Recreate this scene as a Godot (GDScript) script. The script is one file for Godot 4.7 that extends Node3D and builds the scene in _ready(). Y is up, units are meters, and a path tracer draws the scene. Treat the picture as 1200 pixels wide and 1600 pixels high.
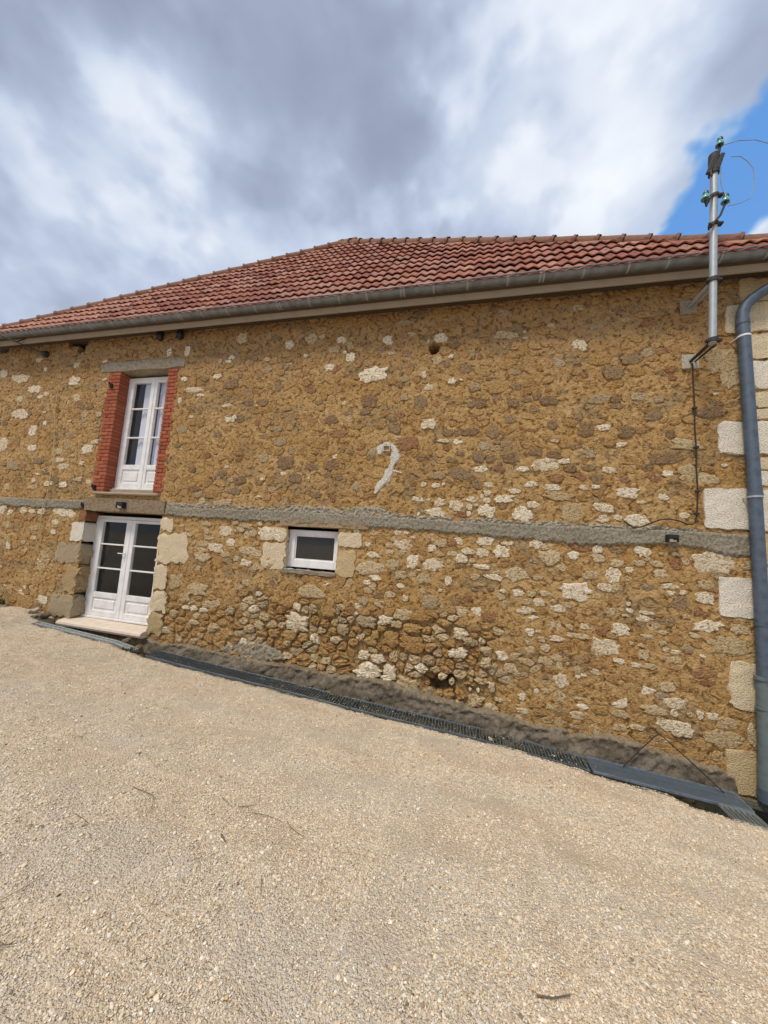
extends Node3D
# A rubble stone house front seen across a sloping gravel yard.

const UP := 2.6            # height of the eye above the lowest corner of the house
const EDGE_X := [-60.0, -11.0, -8.6, -8.0, -7.5, -6.9, -5.7, -5.05, -4.0, -2.5, -1.05, 0.7, 1.65, 3.2, 5.0, 60.0]
const EDGE_Y := [1.2, 1.0, 0.97, 0.94, 0.815, 0.775, 0.695, 0.585, 0.505, 0.415, 0.305, 0.215, 0.105, -0.015, -0.1, -0.3]
const BAND_X := [-10.7, -8.45, -7.38, -5.38, -3.79, -2.93, -1.25, 0.21, 1.51, 2.52, 3.02, 3.3, 3.6]
const BAND_TOP := [3.16, 3.16, 3.17, 3.10, 3.12, 3.13, 3.10, 3.08, 3.09, 3.09, 3.09, 3.08, 3.07]
const BAND_BOTTOM := [2.97, 2.96, 2.98, 2.93, 2.91, 2.90, 2.90, 2.88, 2.80, 2.87, 2.84, 2.77, 2.75]
const PLINTH_X := [-5.45, -5.1, -4.42, -3.6, -2.84, -1.9, -1.07, -0.3, 0.38, 0.9, 1.5, 1.94, 2.49, 3.1, 3.3]
const PLINTH_TOP := [0.72, 0.70, 0.74, 0.66, 0.66, 0.64, 0.65, 0.52, 0.47, 0.42, 0.37, 0.40, 0.34, 0.22, 0.18]

const WHITE_STONES := [
	Vector4(-10.34, 5.97, 0.29, 0.20), Vector4(-9.77, 5.83, 0.55, 0.18), Vector4(-9.30, 6.23, 0.21, 0.12), Vector4(-8.18, 6.04, 0.16, 0.12), Vector4(-8.16, 5.68, 0.29, 0.19), Vector4(-9.30, 5.56, 0.38, 0.18),
	Vector4(-9.07, 5.37, 0.17, 0.09), Vector4(-8.90, 5.43, 0.17, 0.09), Vector4(-9.67, 5.34, 0.20, 0.13), Vector4(-9.59, 5.00, 0.48, 0.21), Vector4(-9.83, 4.87, 0.08, 0.04), Vector4(-8.87, 5.02, 0.11, 0.06),
	Vector4(-8.81, 4.78, 0.11, 0.11), Vector4(-9.11, 4.62, 0.22, 0.24), Vector4(-9.93, 4.31, 0.29, 0.29), Vector4(-9.04, 4.23, 0.24, 0.14), Vector4(-8.24, 5.22, 0.05, 0.09), Vector4(-8.12, 4.81, 0.09, 0.04),
	Vector4(-7.35, 4.36, 0.18, 0.09), Vector4(-7.52, 4.20, 0.30, 0.17), Vector4(-8.22, 3.97, 0.28, 0.11), Vector4(-8.09, 3.84, 0.28, 0.13), Vector4(-7.61, 3.91, 0.13, 0.08), Vector4(-8.76, 3.67, 0.13, 0.05),
	Vector4(-8.84, 3.54, 0.11, 0.11), Vector4(-8.41, 3.47, 0.30, 0.09), Vector4(-8.01, 3.46, 0.21, 0.12), Vector4(-7.37, 3.53, 0.15, 0.09), Vector4(-7.42, 6.08, 0.15, 0.06), Vector4(-7.35, 5.68, 0.14, 0.07),
	Vector4(-9.05, 6.00, 0.11, 0.09), Vector4(-5.82, 6.16, 0.12, 0.19), Vector4(-5.39, 6.16, 0.13, 0.21), Vector4(-5.38, 5.59, 0.16, 0.09), Vector4(-4.38, 5.96, 0.15, 0.09), Vector4(-4.44, 5.88, 0.15, 0.06),
	Vector4(-3.20, 6.12, 0.17, 0.16), Vector4(-2.21, 6.13, 0.19, 0.11), Vector4(-2.02, 5.81, 0.19, 0.16), Vector4(-2.13, 5.91, 0.07, 0.07), Vector4(-2.86, 5.89, 0.10, 0.07), Vector4(-2.39, 5.64, 0.19, 0.12),
	Vector4(-4.64, 5.60, 0.20, 0.09), Vector4(-5.13, 5.36, 0.41, 0.12), Vector4(-4.96, 5.25, 0.21, 0.06), Vector4(-5.42, 5.16, 0.09, 0.12), Vector4(-4.37, 5.02, 0.25, 0.07), Vector4(-5.11, 4.83, 0.10, 0.05),
	Vector4(-4.28, 4.75, 0.22, 0.10), Vector4(-4.18, 4.79, 0.12, 0.09), Vector4(-2.07, 4.99, 0.07, 0.06), Vector4(-3.74, 5.00, 0.05, 0.04), Vector4(-2.16, 4.06, 0.10, 0.08), Vector4(-4.21, 3.87, 0.11, 0.06),
	Vector4(-3.08, 3.75, 0.11, 0.07), Vector4(-3.47, 3.65, 0.11, 0.05), Vector4(-2.59, 3.68, 0.04, 0.09), Vector4(-3.51, 3.35, 0.09, 0.04), Vector4(-1.38, 6.07, 0.17, 0.16), Vector4(-0.51, 6.04, 0.23, 0.16),
	Vector4(-0.32, 5.71, 0.09, 0.07), Vector4(-0.74, 5.42, 0.10, 0.13), Vector4(-0.65, 5.21, 0.15, 0.11), Vector4(-0.29, 5.29, 0.13, 0.10), Vector4(-0.15, 5.31, 0.06, 0.04), Vector4(-0.63, 4.59, 0.26, 0.18),
	Vector4(-0.38, 4.32, 0.22, 0.07), Vector4(-0.16, 4.30, 0.16, 0.08), Vector4(0.20, 3.88, 0.22, 0.10), Vector4(-0.65, 3.62, 0.10, 0.07), Vector4(-0.47, 3.61, 0.14, 0.07), Vector4(-0.35, 3.63, 0.06, 0.06),
	Vector4(0.32, 3.63, 0.15, 0.09), Vector4(0.30, 3.51, 0.13, 0.09), Vector4(0.23, 3.46, 0.07, 0.07), Vector4(0.09, 3.41, 0.19, 0.08), Vector4(-0.73, 3.39, 0.18, 0.08), Vector4(-0.57, 3.38, 0.08, 0.05),
	Vector4(-0.40, 3.35, 0.17, 0.12), Vector4(-0.14, 3.31, 0.21, 0.16), Vector4(0.30, 3.40, 0.11, 0.08), Vector4(0.54, 3.43, 0.29, 0.12), Vector4(0.05, 3.29, 0.09, 0.10), Vector4(0.15, 3.32, 0.06, 0.04),
	Vector4(0.30, 3.24, 0.26, 0.19), Vector4(-0.45, 3.19, 0.33, 0.13), Vector4(0.05, 3.19, 0.08, 0.09), Vector4(0.69, 3.55, 0.18, 0.07), Vector4(0.78, 3.88, 0.18, 0.08), Vector4(0.91, 3.66, 0.19, 0.08),
	Vector4(0.94, 3.36, 0.17, 0.10), Vector4(0.79, 3.22, 0.26, 0.21), Vector4(-0.71, 3.16, 0.05, 0.06), Vector4(1.53, 5.76, 0.21, 0.16), Vector4(3.19, 4.93, 0.07, 0.04), Vector4(1.86, 4.50, 0.19, 0.11),
	Vector4(2.09, 4.25, 0.14, 0.06), Vector4(1.10, 3.94, 0.38, 0.19), Vector4(1.35, 4.00, 0.18, 0.08), Vector4(1.92, 3.88, 0.18, 0.09), Vector4(1.21, 3.62, 0.24, 0.10), Vector4(1.60, 3.63, 0.13, 0.07),
	Vector4(1.75, 3.64, 0.12, 0.06), Vector4(2.14, 3.56, 0.29, 0.14), Vector4(2.62, 3.84, 0.13, 0.09), Vector4(2.57, 3.52, 0.13, 0.10), Vector4(2.31, 3.44, 0.11, 0.05), Vector4(1.85, 3.35, 0.27, 0.12),
	Vector4(1.84, 3.19, 0.16, 0.11), Vector4(2.03, 3.22, 0.12, 0.08), Vector4(2.26, 3.20, 0.30, 0.17), Vector4(3.27, 3.96, 0.08, 0.05), Vector4(2.81, 3.28, 0.12, 0.07), Vector4(0.89, 3.19, 0.12, 0.11),
	Vector4(-9.60, 2.89, 0.19, 0.19), Vector4(-9.37, 2.83, 0.17, 0.12), Vector4(-8.98, 2.90, 0.20, 0.15), Vector4(-8.73, 2.88, 0.20, 0.09), Vector4(-8.46, 2.89, 0.23, 0.13), Vector4(-7.89, 2.90, 0.64, 0.18),
	Vector4(-8.57, 2.34, 0.17, 0.08), Vector4(-8.08, 2.49, 0.15, 0.09), Vector4(-8.06, 1.15, 0.28, 0.15), Vector4(-4.10, 2.72, 0.25, 0.18), Vector4(-3.98, 2.52, 0.18, 0.13), Vector4(-4.27, 2.42, 0.34, 0.14),
	Vector4(-3.64, 2.19, 0.22, 0.12), Vector4(-3.43, 2.87, 0.10, 0.08), Vector4(-3.33, 1.70, 0.14, 0.08), Vector4(-2.60, 1.30, 0.40, 0.26), Vector4(-3.20, 2.72, 0.46, 0.21), Vector4(-1.69, 2.84, 0.11, 0.08),
	Vector4(-1.39, 2.48, 0.21, 0.09), Vector4(-1.48, 2.64, 0.10, 0.08), Vector4(-0.93, 2.68, 0.30, 0.17), Vector4(-1.02, 2.86, 0.13, 0.09), Vector4(-0.88, 2.86, 0.09, 0.07), Vector4(-0.78, 2.79, 0.10, 0.05),
	Vector4(-0.76, 2.42, 0.20, 0.21), Vector4(-0.44, 2.40, 0.31, 0.17), Vector4(-0.48, 2.65, 0.14, 0.12), Vector4(-1.45, 2.05, 0.13, 0.08), Vector4(-0.93, 2.04, 0.13, 0.07), Vector4(-0.84, 1.86, 0.11, 0.09),
	Vector4(-0.21, 2.18, 0.11, 0.15), Vector4(-0.32, 2.03, 0.07, 0.05), Vector4(-1.13, 1.51, 0.26, 0.13), Vector4(-0.66, 2.30, 0.07, 0.03), Vector4(0.05, 2.63, 0.20, 0.10), Vector4(0.26, 2.62, 0.18, 0.13),
	Vector4(0.30, 2.80, 0.25, 0.12), Vector4(0.52, 2.65, 0.24, 0.18), Vector4(0.61, 2.78, 0.18, 0.06), Vector4(0.99, 2.79, 0.18, 0.11), Vector4(1.48, 2.67, 0.16, 0.12), Vector4(-0.04, 2.51, 0.20, 0.12),
	Vector4(0.27, 2.42, 0.23, 0.07), Vector4(0.42, 2.28, 0.24, 0.09), Vector4(0.57, 2.10, 0.10, 0.06), Vector4(0.77, 2.09, 0.17, 0.10), Vector4(1.05, 1.99, 0.16, 0.10), Vector4(0.87, 1.86, 0.24, 0.10),
	Vector4(1.29, 1.92, 0.22, 0.11), Vector4(0.98, 1.77, 0.12, 0.06), Vector4(1.62, 1.72, 0.11, 0.08), Vector4(0.93, 1.57, 0.12, 0.10), Vector4(1.04, 1.59, 0.07, 0.04), Vector4(1.28, 1.52, 0.18, 0.08),
	Vector4(1.78, 2.77, 0.14, 0.12), Vector4(1.50, 2.18, 0.42, 0.24), Vector4(2.32, 2.78, 0.21, 0.15), Vector4(3.10, 2.69, 0.55, 0.26), Vector4(2.16, 2.52, 0.11, 0.08), Vector4(1.98, 2.43, 0.20, 0.20),
	Vector4(1.87, 2.26, 0.19, 0.13), Vector4(2.64, 2.26, 0.11, 0.06), Vector4(2.77, 2.28, 0.09, 0.07), Vector4(3.00, 2.23, 0.25, 0.14), Vector4(2.35, 1.98, 0.20, 0.05), Vector4(2.15, 2.07, 0.06, 0.05),
	Vector4(2.16, 1.99, 0.09, 0.06), Vector4(2.06, 1.73, 0.24, 0.16), Vector4(3.03, 1.89, 0.31, 0.14), Vector4(1.86, 1.49, 0.35, 0.20), Vector4(2.02, 1.33, 0.15, 0.07), Vector4(2.23, 1.30, 0.15, 0.06),
	Vector4(2.68, 1.52, 0.11, 0.06), Vector4(2.96, 1.51, 0.07, 0.05), Vector4(2.64, 0.90, 0.26, 0.13), Vector4(2.64, 0.78, 0.10, 0.09), Vector4(2.92, 0.80, 0.07, 0.11), Vector4(3.05, 0.81, 0.15, 0.09),
	Vector4(2.55, 0.63, 0.22, 0.15), Vector4(2.73, 0.60, 0.25, 0.18), Vector4(1.61, 1.09, 0.09, 0.04), Vector4(1.60, 0.69, 0.15, 0.06), Vector4(-0.01, 1.44, 0.23, 0.16), Vector4(-0.03, 1.16, 0.29, 0.14),
	Vector4(1.54, 1.06, 0.07, 0.06), Vector4(1.03, 0.80, 0.07, 0.07), Vector4(0.86, 0.52, 0.16, 0.07), Vector4(0.27, 0.69, 0.05, 0.05), Vector4(0.16, 0.68, 0.04, 0.04), Vector4(0.85, 0.70, 0.10, 0.10),
	Vector4(-1.44, 0.94, 0.20, 0.15), Vector4(-1.21, 0.92, 0.22, 0.15), Vector4(-1.34, 0.72, 0.40, 0.24), Vector4(-1.02, 0.76, 0.21, 0.18), Vector4(-1.06, 0.66, 0.19, 0.09), Vector4(-1.61, 5.47, 0.47, 0.25)]
const PALE_STONES := [
	Vector4(-7.36, 4.94, 0.15, 0.12), Vector4(-8.28, 4.15, 0.21, 0.15), Vector4(-7.88, 4.07, 0.10, 0.07), Vector4(-8.86, 3.39, 0.31, 0.09), Vector4(-7.64, 3.58, 0.23, 0.09), Vector4(-9.61, 3.39, 0.15, 0.14),
	Vector4(-4.62, 5.91, 0.10, 0.10), Vector4(-4.21, 6.33, 0.25, 0.21), Vector4(-2.78, 6.20, 0.22, 0.19), Vector4(-2.58, 6.23, 0.11, 0.08), Vector4(-2.33, 5.97, 0.21, 0.12), Vector4(-2.03, 6.00, 0.14, 0.09),
	Vector4(-3.62, 5.88, 0.14, 0.09), Vector4(-3.17, 5.76, 0.14, 0.05), Vector4(-4.10, 3.63, 0.10, 0.09), Vector4(-4.21, 3.23, 0.42, 0.11), Vector4(-0.54, 5.66, 0.18, 0.15), Vector4(0.50, 6.00, 0.40, 0.14),
	Vector4(0.78, 5.93, 0.10, 0.04), Vector4(0.77, 6.03, 0.06, 0.05), Vector4(-1.30, 5.83, 0.16, 0.07), Vector4(-0.99, 6.14, 0.15, 0.07), Vector4(-2.07, 6.06, 0.13, 0.08), Vector4(-0.70, 5.99, 0.05, 0.09),
	Vector4(0.98, 3.92, 0.10, 0.13), Vector4(0.72, 3.40, 0.09, 0.08), Vector4(1.14, 6.10, 0.12, 0.07), Vector4(2.14, 6.10, 0.13, 0.08), Vector4(3.28, 5.40, 0.39, 0.33), Vector4(3.35, 5.18, 0.24, 0.32),
	Vector4(1.22, 4.30, 0.12, 0.06), Vector4(1.75, 4.33, 0.09, 0.07), Vector4(1.29, 3.49, 0.40, 0.14), Vector4(2.85, 4.24, 0.37, 0.16), Vector4(2.87, 3.84, 0.25, 0.26), Vector4(3.07, 3.78, 0.31, 0.15),
	Vector4(1.45, 3.26, 0.31, 0.25), Vector4(-8.63, 2.54, 0.28, 0.12), Vector4(-8.83, 2.24, 0.14, 0.08), Vector4(-8.74, 2.09, 0.12, 0.10), Vector4(-8.62, 1.64, 0.10, 0.06), Vector4(-7.99, 1.83, 0.13, 0.06),
	Vector4(-7.84, 2.74, 0.17, 0.05), Vector4(-7.71, 1.65, 0.15, 0.06), Vector4(-4.51, 2.46, 0.24, 0.10), Vector4(-4.54, 2.36, 0.20, 0.09), Vector4(-4.51, 2.24, 0.34, 0.15), Vector4(-4.05, 2.31, 0.18, 0.10),
	Vector4(-3.48, 2.53, 0.16, 0.09), Vector4(-3.60, 2.40, 0.47, 0.15), Vector4(-3.82, 2.25, 0.11, 0.11), Vector4(-4.56, 2.03, 0.11, 0.09), Vector4(-5.01, 2.77, 0.12, 0.06), Vector4(-4.48, 2.69, 0.13, 0.10),
	Vector4(-3.55, 2.71, 0.17, 0.13), Vector4(-4.51, 2.83, 0.21, 0.09), Vector4(-3.71, 2.83, 0.30, 0.09), Vector4(-3.91, 2.87, 0.15, 0.08), Vector4(-3.90, 2.73, 0.06, 0.07), Vector4(-4.41, 2.57, 0.24, 0.06),
	Vector4(-4.72, 2.47, 0.11, 0.08), Vector4(-5.01, 1.77, 0.30, 0.25), Vector4(-4.55, 1.67, 0.45, 0.20), Vector4(-4.78, 1.50, 0.21, 0.18), Vector4(-3.19, 1.33, 0.19, 0.14), Vector4(-3.27, 1.19, 0.17, 0.14),
	Vector4(-4.22, 1.44, 0.38, 0.13), Vector4(-1.38, 2.82, 0.18, 0.08), Vector4(-1.42, 2.28, 0.44, 0.20), Vector4(-1.07, 2.36, 0.20, 0.17), Vector4(-1.08, 2.75, 0.10, 0.10), Vector4(-1.16, 2.64, 0.08, 0.07),
	Vector4(-1.13, 2.54, 0.14, 0.08), Vector4(-0.35, 2.73, 0.19, 0.13), Vector4(-0.35, 2.56, 0.15, 0.07), Vector4(-0.93, 2.21, 0.18, 0.14), Vector4(-0.75, 2.23, 0.12, 0.07), Vector4(-0.58, 2.18, 0.23, 0.15),
	Vector4(-1.43, 1.92, 0.14, 0.09), Vector4(-0.58, 1.99, 0.11, 0.08), Vector4(-2.39, 1.83, 0.45, 0.24), Vector4(-0.86, 1.62, 0.29, 0.17), Vector4(-0.95, 1.46, 0.18, 0.11), Vector4(0.12, 2.50, 0.11, 0.07),
	Vector4(-0.22, 2.46, 0.09, 0.07), Vector4(-0.17, 2.58, 0.15, 0.07), Vector4(0.17, 2.27, 0.15, 0.09), Vector4(0.23, 2.16, 0.16, 0.05), Vector4(0.74, 2.35, 0.33, 0.18), Vector4(1.02, 2.32, 0.15, 0.06),
	Vector4(1.19, 2.63, 0.30, 0.21), Vector4(1.69, 2.42, 0.25, 0.12), Vector4(0.94, 2.09, 0.14, 0.09), Vector4(0.89, 1.98, 0.14, 0.08), Vector4(1.23, 2.02, 0.08, 0.06), Vector4(1.42, 1.98, 0.13, 0.08),
	Vector4(1.44, 1.69, 0.11, 0.08), Vector4(1.48, 1.59, 0.16, 0.07), Vector4(1.60, 1.59, 0.16, 0.08), Vector4(1.79, 2.65, 0.17, 0.12), Vector4(2.01, 2.60, 0.18, 0.10), Vector4(2.53, 2.76, 0.07, 0.04),
	Vector4(2.71, 2.77, 0.16, 0.06), Vector4(2.38, 2.68, 0.08, 0.05), Vector4(2.27, 2.62, 0.18, 0.08), Vector4(2.49, 2.62, 0.20, 0.08), Vector4(2.52, 2.50, 0.16, 0.10), Vector4(2.14, 2.40, 0.08, 0.08),
	Vector4(1.77, 2.14, 0.11, 0.07), Vector4(3.01, 2.40, 0.18, 0.11), Vector4(2.06, 1.99, 0.07, 0.05), Vector4(1.94, 1.95, 0.11, 0.10), Vector4(2.11, 1.92, 0.10, 0.04), Vector4(2.80, 1.98, 0.10, 0.07),
	Vector4(3.36, 1.88, 0.20, 0.12), Vector4(2.55, 1.75, 0.13, 0.05), Vector4(2.89, 1.75, 0.15, 0.06), Vector4(2.37, 1.68, 0.15, 0.06), Vector4(2.53, 1.62, 0.10, 0.07), Vector4(3.23, 1.67, 0.47, 0.20),
	Vector4(2.18, 1.57, 0.06, 0.05), Vector4(2.29, 1.56, 0.09, 0.06), Vector4(2.38, 1.31, 0.16, 0.07), Vector4(2.31, 1.44, 0.13, 0.14), Vector4(2.57, 1.54, 0.09, 0.07), Vector4(2.67, 1.42, 0.21, 0.09),
	Vector4(2.57, 1.08, 0.18, 0.12), Vector4(2.42, 0.78, 0.28, 0.12), Vector4(2.77, 0.93, 0.05, 0.08), Vector4(2.81, 0.79, 0.08, 0.06), Vector4(3.19, 0.75, 0.22, 0.15), Vector4(3.15, 0.56, 0.39, 0.19),
	Vector4(3.44, 0.65, 0.09, 0.32), Vector4(1.54, 1.15, 0.08, 0.10), Vector4(1.75, 1.15, 0.11, 0.08), Vector4(2.04, 0.67, 0.22, 0.09), Vector4(2.23, 0.54, 0.17, 0.07), Vector4(2.05, 0.50, 0.17, 0.08),
	Vector4(0.36, 1.25, 0.19, 0.11), Vector4(0.37, 1.08, 0.17, 0.16), Vector4(0.94, 1.33, 0.12, 0.11), Vector4(1.14, 1.38, 0.14, 0.10), Vector4(1.09, 1.49, 0.11, 0.07), Vector4(0.89, 1.17, 0.23, 0.09),
	Vector4(1.14, 1.21, 0.21, 0.10), Vector4(1.28, 1.27, 0.14, 0.10), Vector4(0.70, 1.05, 0.22, 0.12), Vector4(1.42, 1.21, 0.05, 0.05), Vector4(1.14, 0.82, 0.11, 0.07), Vector4(1.15, 0.93, 0.13, 0.07),
	Vector4(1.03, 0.92, 0.05, 0.05), Vector4(1.20, 0.63, 0.10, 0.07), Vector4(1.53, 0.57, 0.18, 0.10), Vector4(0.56, 0.60, 0.12, 0.05), Vector4(0.18, 0.90, 0.07, 0.07), Vector4(0.17, 0.81, 0.06, 0.08),
	Vector4(0.31, 0.81, 0.21, 0.09), Vector4(0.45, 0.75, 0.09, 0.15), Vector4(-0.24, 0.80, 0.15, 0.09), Vector4(-0.10, 0.75, 0.08, 0.09), Vector4(-0.73, 0.62, 0.34, 0.18)]
const DARK_STONES := [
	Vector4(-4.32, 5.44, 0.33, 0.20), Vector4(-3.61, 5.05, 0.18, 0.13), Vector4(-3.89, 5.05, 0.19, 0.12), Vector4(-3.06, 3.95, 0.34, 0.24), Vector4(-2.85, 3.69, 0.26, 0.16), Vector4(-4.01, 3.43, 0.26, 0.15),
	Vector4(-2.23, 3.91, 0.27, 0.16), Vector4(-2.55, 3.88, 0.28, 0.12), Vector4(-4.48, 4.47, 0.19, 0.12), Vector4(-5.36, 4.27, 0.17, 0.11), Vector4(-3.92, 3.63, 0.26, 0.16), Vector4(-4.30, 3.75, 0.20, 0.15),
	Vector4(-2.06, 3.72, 0.16, 0.13), Vector4(-2.26, 3.74, 0.16, 0.11), Vector4(-4.03, 4.75, 0.16, 0.13), Vector4(-2.28, 4.70, 0.26, 0.16), Vector4(-3.50, 4.42, 0.18, 0.09), Vector4(-4.95, 3.82, 0.17, 0.12),
	Vector4(-2.03, 4.18, 0.11, 0.10), Vector4(-1.89, 4.14, 0.12, 0.10), Vector4(-1.64, 5.00, 0.29, 0.20), Vector4(-0.77, 4.96, 0.25, 0.21), Vector4(-0.09, 5.48, 0.20, 0.18), Vector4(0.63, 4.91, 0.18, 0.15),
	Vector4(0.82, 4.94, 0.14, 0.08), Vector4(0.15, 4.92, 0.19, 0.16), Vector4(-1.12, 5.27, 0.09, 0.12), Vector4(-1.16, 4.52, 0.20, 0.15), Vector4(-0.31, 4.44, 0.16, 0.11), Vector4(0.02, 4.46, 0.27, 0.11),
	Vector4(0.36, 4.45, 0.20, 0.20), Vector4(0.60, 4.65, 0.17, 0.14), Vector4(-0.72, 4.04, 0.15, 0.11), Vector4(-0.24, 4.01, 0.17, 0.09), Vector4(0.16, 4.07, 0.19, 0.18), Vector4(0.34, 4.03, 0.17, 0.12),
	Vector4(0.61, 4.04, 0.22, 0.15), Vector4(-0.11, 3.81, 0.31, 0.22), Vector4(0.14, 3.64, 0.15, 0.13), Vector4(-0.13, 4.12, 0.13, 0.09), Vector4(2.20, 5.50, 0.27, 0.17), Vector4(1.99, 5.30, 0.27, 0.19),
	Vector4(1.13, 4.92, 0.25, 0.14), Vector4(2.01, 4.90, 0.13, 0.09), Vector4(1.63, 4.46, 0.24, 0.20), Vector4(2.13, 4.43, 0.22, 0.18), Vector4(2.60, 4.05, 0.46, 0.15), Vector4(1.77, 3.76, 0.17, 0.16),
	Vector4(2.11, 3.74, 0.12, 0.08), Vector4(1.43, 3.90, 0.17, 0.13), Vector4(1.67, 3.91, 0.21, 0.10), Vector4(3.13, 4.68, 0.36, 0.15), Vector4(2.66, 4.39, 0.13, 0.13), Vector4(1.18, 4.54, 0.14, 0.14),
	Vector4(1.52, 4.67, 0.15, 0.12), Vector4(2.46, 4.64, 0.23, 0.13), Vector4(1.22, 4.10, 0.21, 0.11), Vector4(2.39, 3.92, 0.15, 0.10), Vector4(0.96, 4.14, 0.19, 0.13), Vector4(0.17, 2.08, 0.11, 0.05),
	Vector4(0.39, 2.11, 0.12, 0.06), Vector4(-8.19, 0.98, 0.33, 0.17), Vector4(2.74, 2.13, 0.21, 0.18), Vector4(-1.69, 4.83, 0.16, 0.10), Vector4(-2.46, 3.41, 0.23, 0.10), Vector4(-8.29, 3.55, 0.31, 0.16),
	Vector4(-8.81, 3.96, 0.29, 0.15)]
const RED_STONES := [
	Vector4(-2.12, 4.45, 0.30, 0.14), Vector4(-1.09, 4.76, 0.12, 0.11), Vector4(-0.93, 4.27, 0.37, 0.21), Vector4(0.46, 3.88, 0.18, 0.08), Vector4(-0.33, 4.21, 0.11, 0.11), Vector4(-0.82, 3.62, 0.12, 0.09),
	Vector4(-0.07, 3.17, 0.17, 0.10), Vector4(1.61, 5.29, 0.10, 0.11), Vector4(2.70, 5.19, 0.11, 0.08), Vector4(2.68, 5.31, 0.14, 0.09), Vector4(1.24, 3.75, 0.21, 0.12), Vector4(-0.19, 2.74, 0.16, 0.11),
	Vector4(0.08, 1.95, 0.13, 0.11), Vector4(0.38, 1.73, 0.19, 0.14), Vector4(1.56, 2.79, 0.32, 0.11), Vector4(2.97, 1.30, 0.27, 0.11), Vector4(3.00, 1.20, 0.13, 0.08), Vector4(1.83, 1.68, 0.14, 0.10),
	Vector4(2.70, 2.64, 0.14, 0.14), Vector4(2.93, 2.06, 0.11, 0.13), Vector4(-1.70, 1.59, 0.19, 0.12), Vector4(-4.64, 4.07, 0.12, 0.08)]
const OCHRE_STONES := [
	Vector4(-6.50, 6.32, 0.24, 0.13), Vector4(-8.33, 6.32, 0.22, 0.09), Vector4(-7.91, 6.31, 0.14, 0.07), Vector4(-4.43, 6.59, 0.31, 0.18), Vector4(-2.15, 6.47, 0.40, 0.22), Vector4(-2.42, 4.27, 0.26, 0.16),
	Vector4(0.51, 6.17, 0.16, 0.09), Vector4(-0.50, 6.49, 0.31, 0.23), Vector4(0.20, 5.43, 0.19, 0.17), Vector4(0.51, 5.52, 0.28, 0.17), Vector4(0.40, 5.18, 0.38, 0.21), Vector4(1.02, 6.03, 0.22, 0.12),
	Vector4(2.69, 5.88, 0.11, 0.11), Vector4(1.19, 6.48, 0.15, 0.09), Vector4(1.80, 5.51, 0.30, 0.18), Vector4(2.29, 5.30, 0.21, 0.15), Vector4(-0.00, 3.63, 0.11, 0.10), Vector4(-8.50, 1.07, 0.44, 0.22),
	Vector4(-8.85, 1.06, 0.21, 0.11), Vector4(-3.29, 2.86, 0.10, 0.11), Vector4(-0.60, 1.60, 0.34, 0.13), Vector4(-2.08, 1.54, 0.26, 0.18), Vector4(-1.18, 1.38, 0.14, 0.11), Vector4(-1.27, 1.27, 0.14, 0.13),
	Vector4(-1.03, 1.24, 0.26, 0.24), Vector4(-0.70, 1.43, 0.29, 0.15), Vector4(1.51, 2.46, 0.22, 0.16), Vector4(-0.17, 1.28, 0.22, 0.11), Vector4(-2.70, 1.10, 0.27, 0.18), Vector4(-2.47, 1.09, 0.18, 0.14),
	Vector4(-1.62, 1.11, 0.16, 0.13), Vector4(-1.35, 1.16, 0.22, 0.13), Vector4(-0.70, 1.19, 0.38, 0.24), Vector4(1.81, 0.68, 0.21, 0.11), Vector4(3.35, 0.74, 0.18, 0.12)]
const GREY_STONES := [
	Vector4(-9.53, 3.85, 0.38, 0.18), Vector4(-5.28, 4.59, 0.26, 0.15), Vector4(-3.20, 4.33, 0.22, 0.16), Vector4(-3.32, 4.57, 0.30, 0.09), Vector4(-2.96, 4.16, 0.12, 0.14), Vector4(-3.49, 4.03, 0.18, 0.14),
	Vector4(0.01, 5.73, 0.08, 0.17), Vector4(-1.04, 5.04, 0.15, 0.09), Vector4(0.06, 5.18, 0.19, 0.15), Vector4(-0.43, 3.77, 0.20, 0.12), Vector4(0.24, 4.24, 0.19, 0.14), Vector4(0.40, 4.20, 0.17, 0.10),
	Vector4(1.79, 4.92, 0.30, 0.15), Vector4(2.31, 4.94, 0.22, 0.13), Vector4(1.69, 4.11, 0.16, 0.11), Vector4(-1.49, 1.75, 0.14, 0.12), Vector4(-0.46, 1.85, 0.21, 0.19), Vector4(-1.43, 1.45, 0.35, 0.17),
	Vector4(-1.80, 1.29, 0.21, 0.19), Vector4(0.12, 1.34, 0.18, 0.12), Vector4(1.50, 0.43, 0.15, 0.05), Vector4(2.53, 4.88, 0.12, 0.11)]
# door, upper window and small window openings: x0, x1, y0, y1
const OPENINGS := [[-7.29, -5.47, 0.80, 2.96], [-7.19, -5.58, 3.30, 5.83], [-2.90, -1.99, 2.13, 2.88]]
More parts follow.
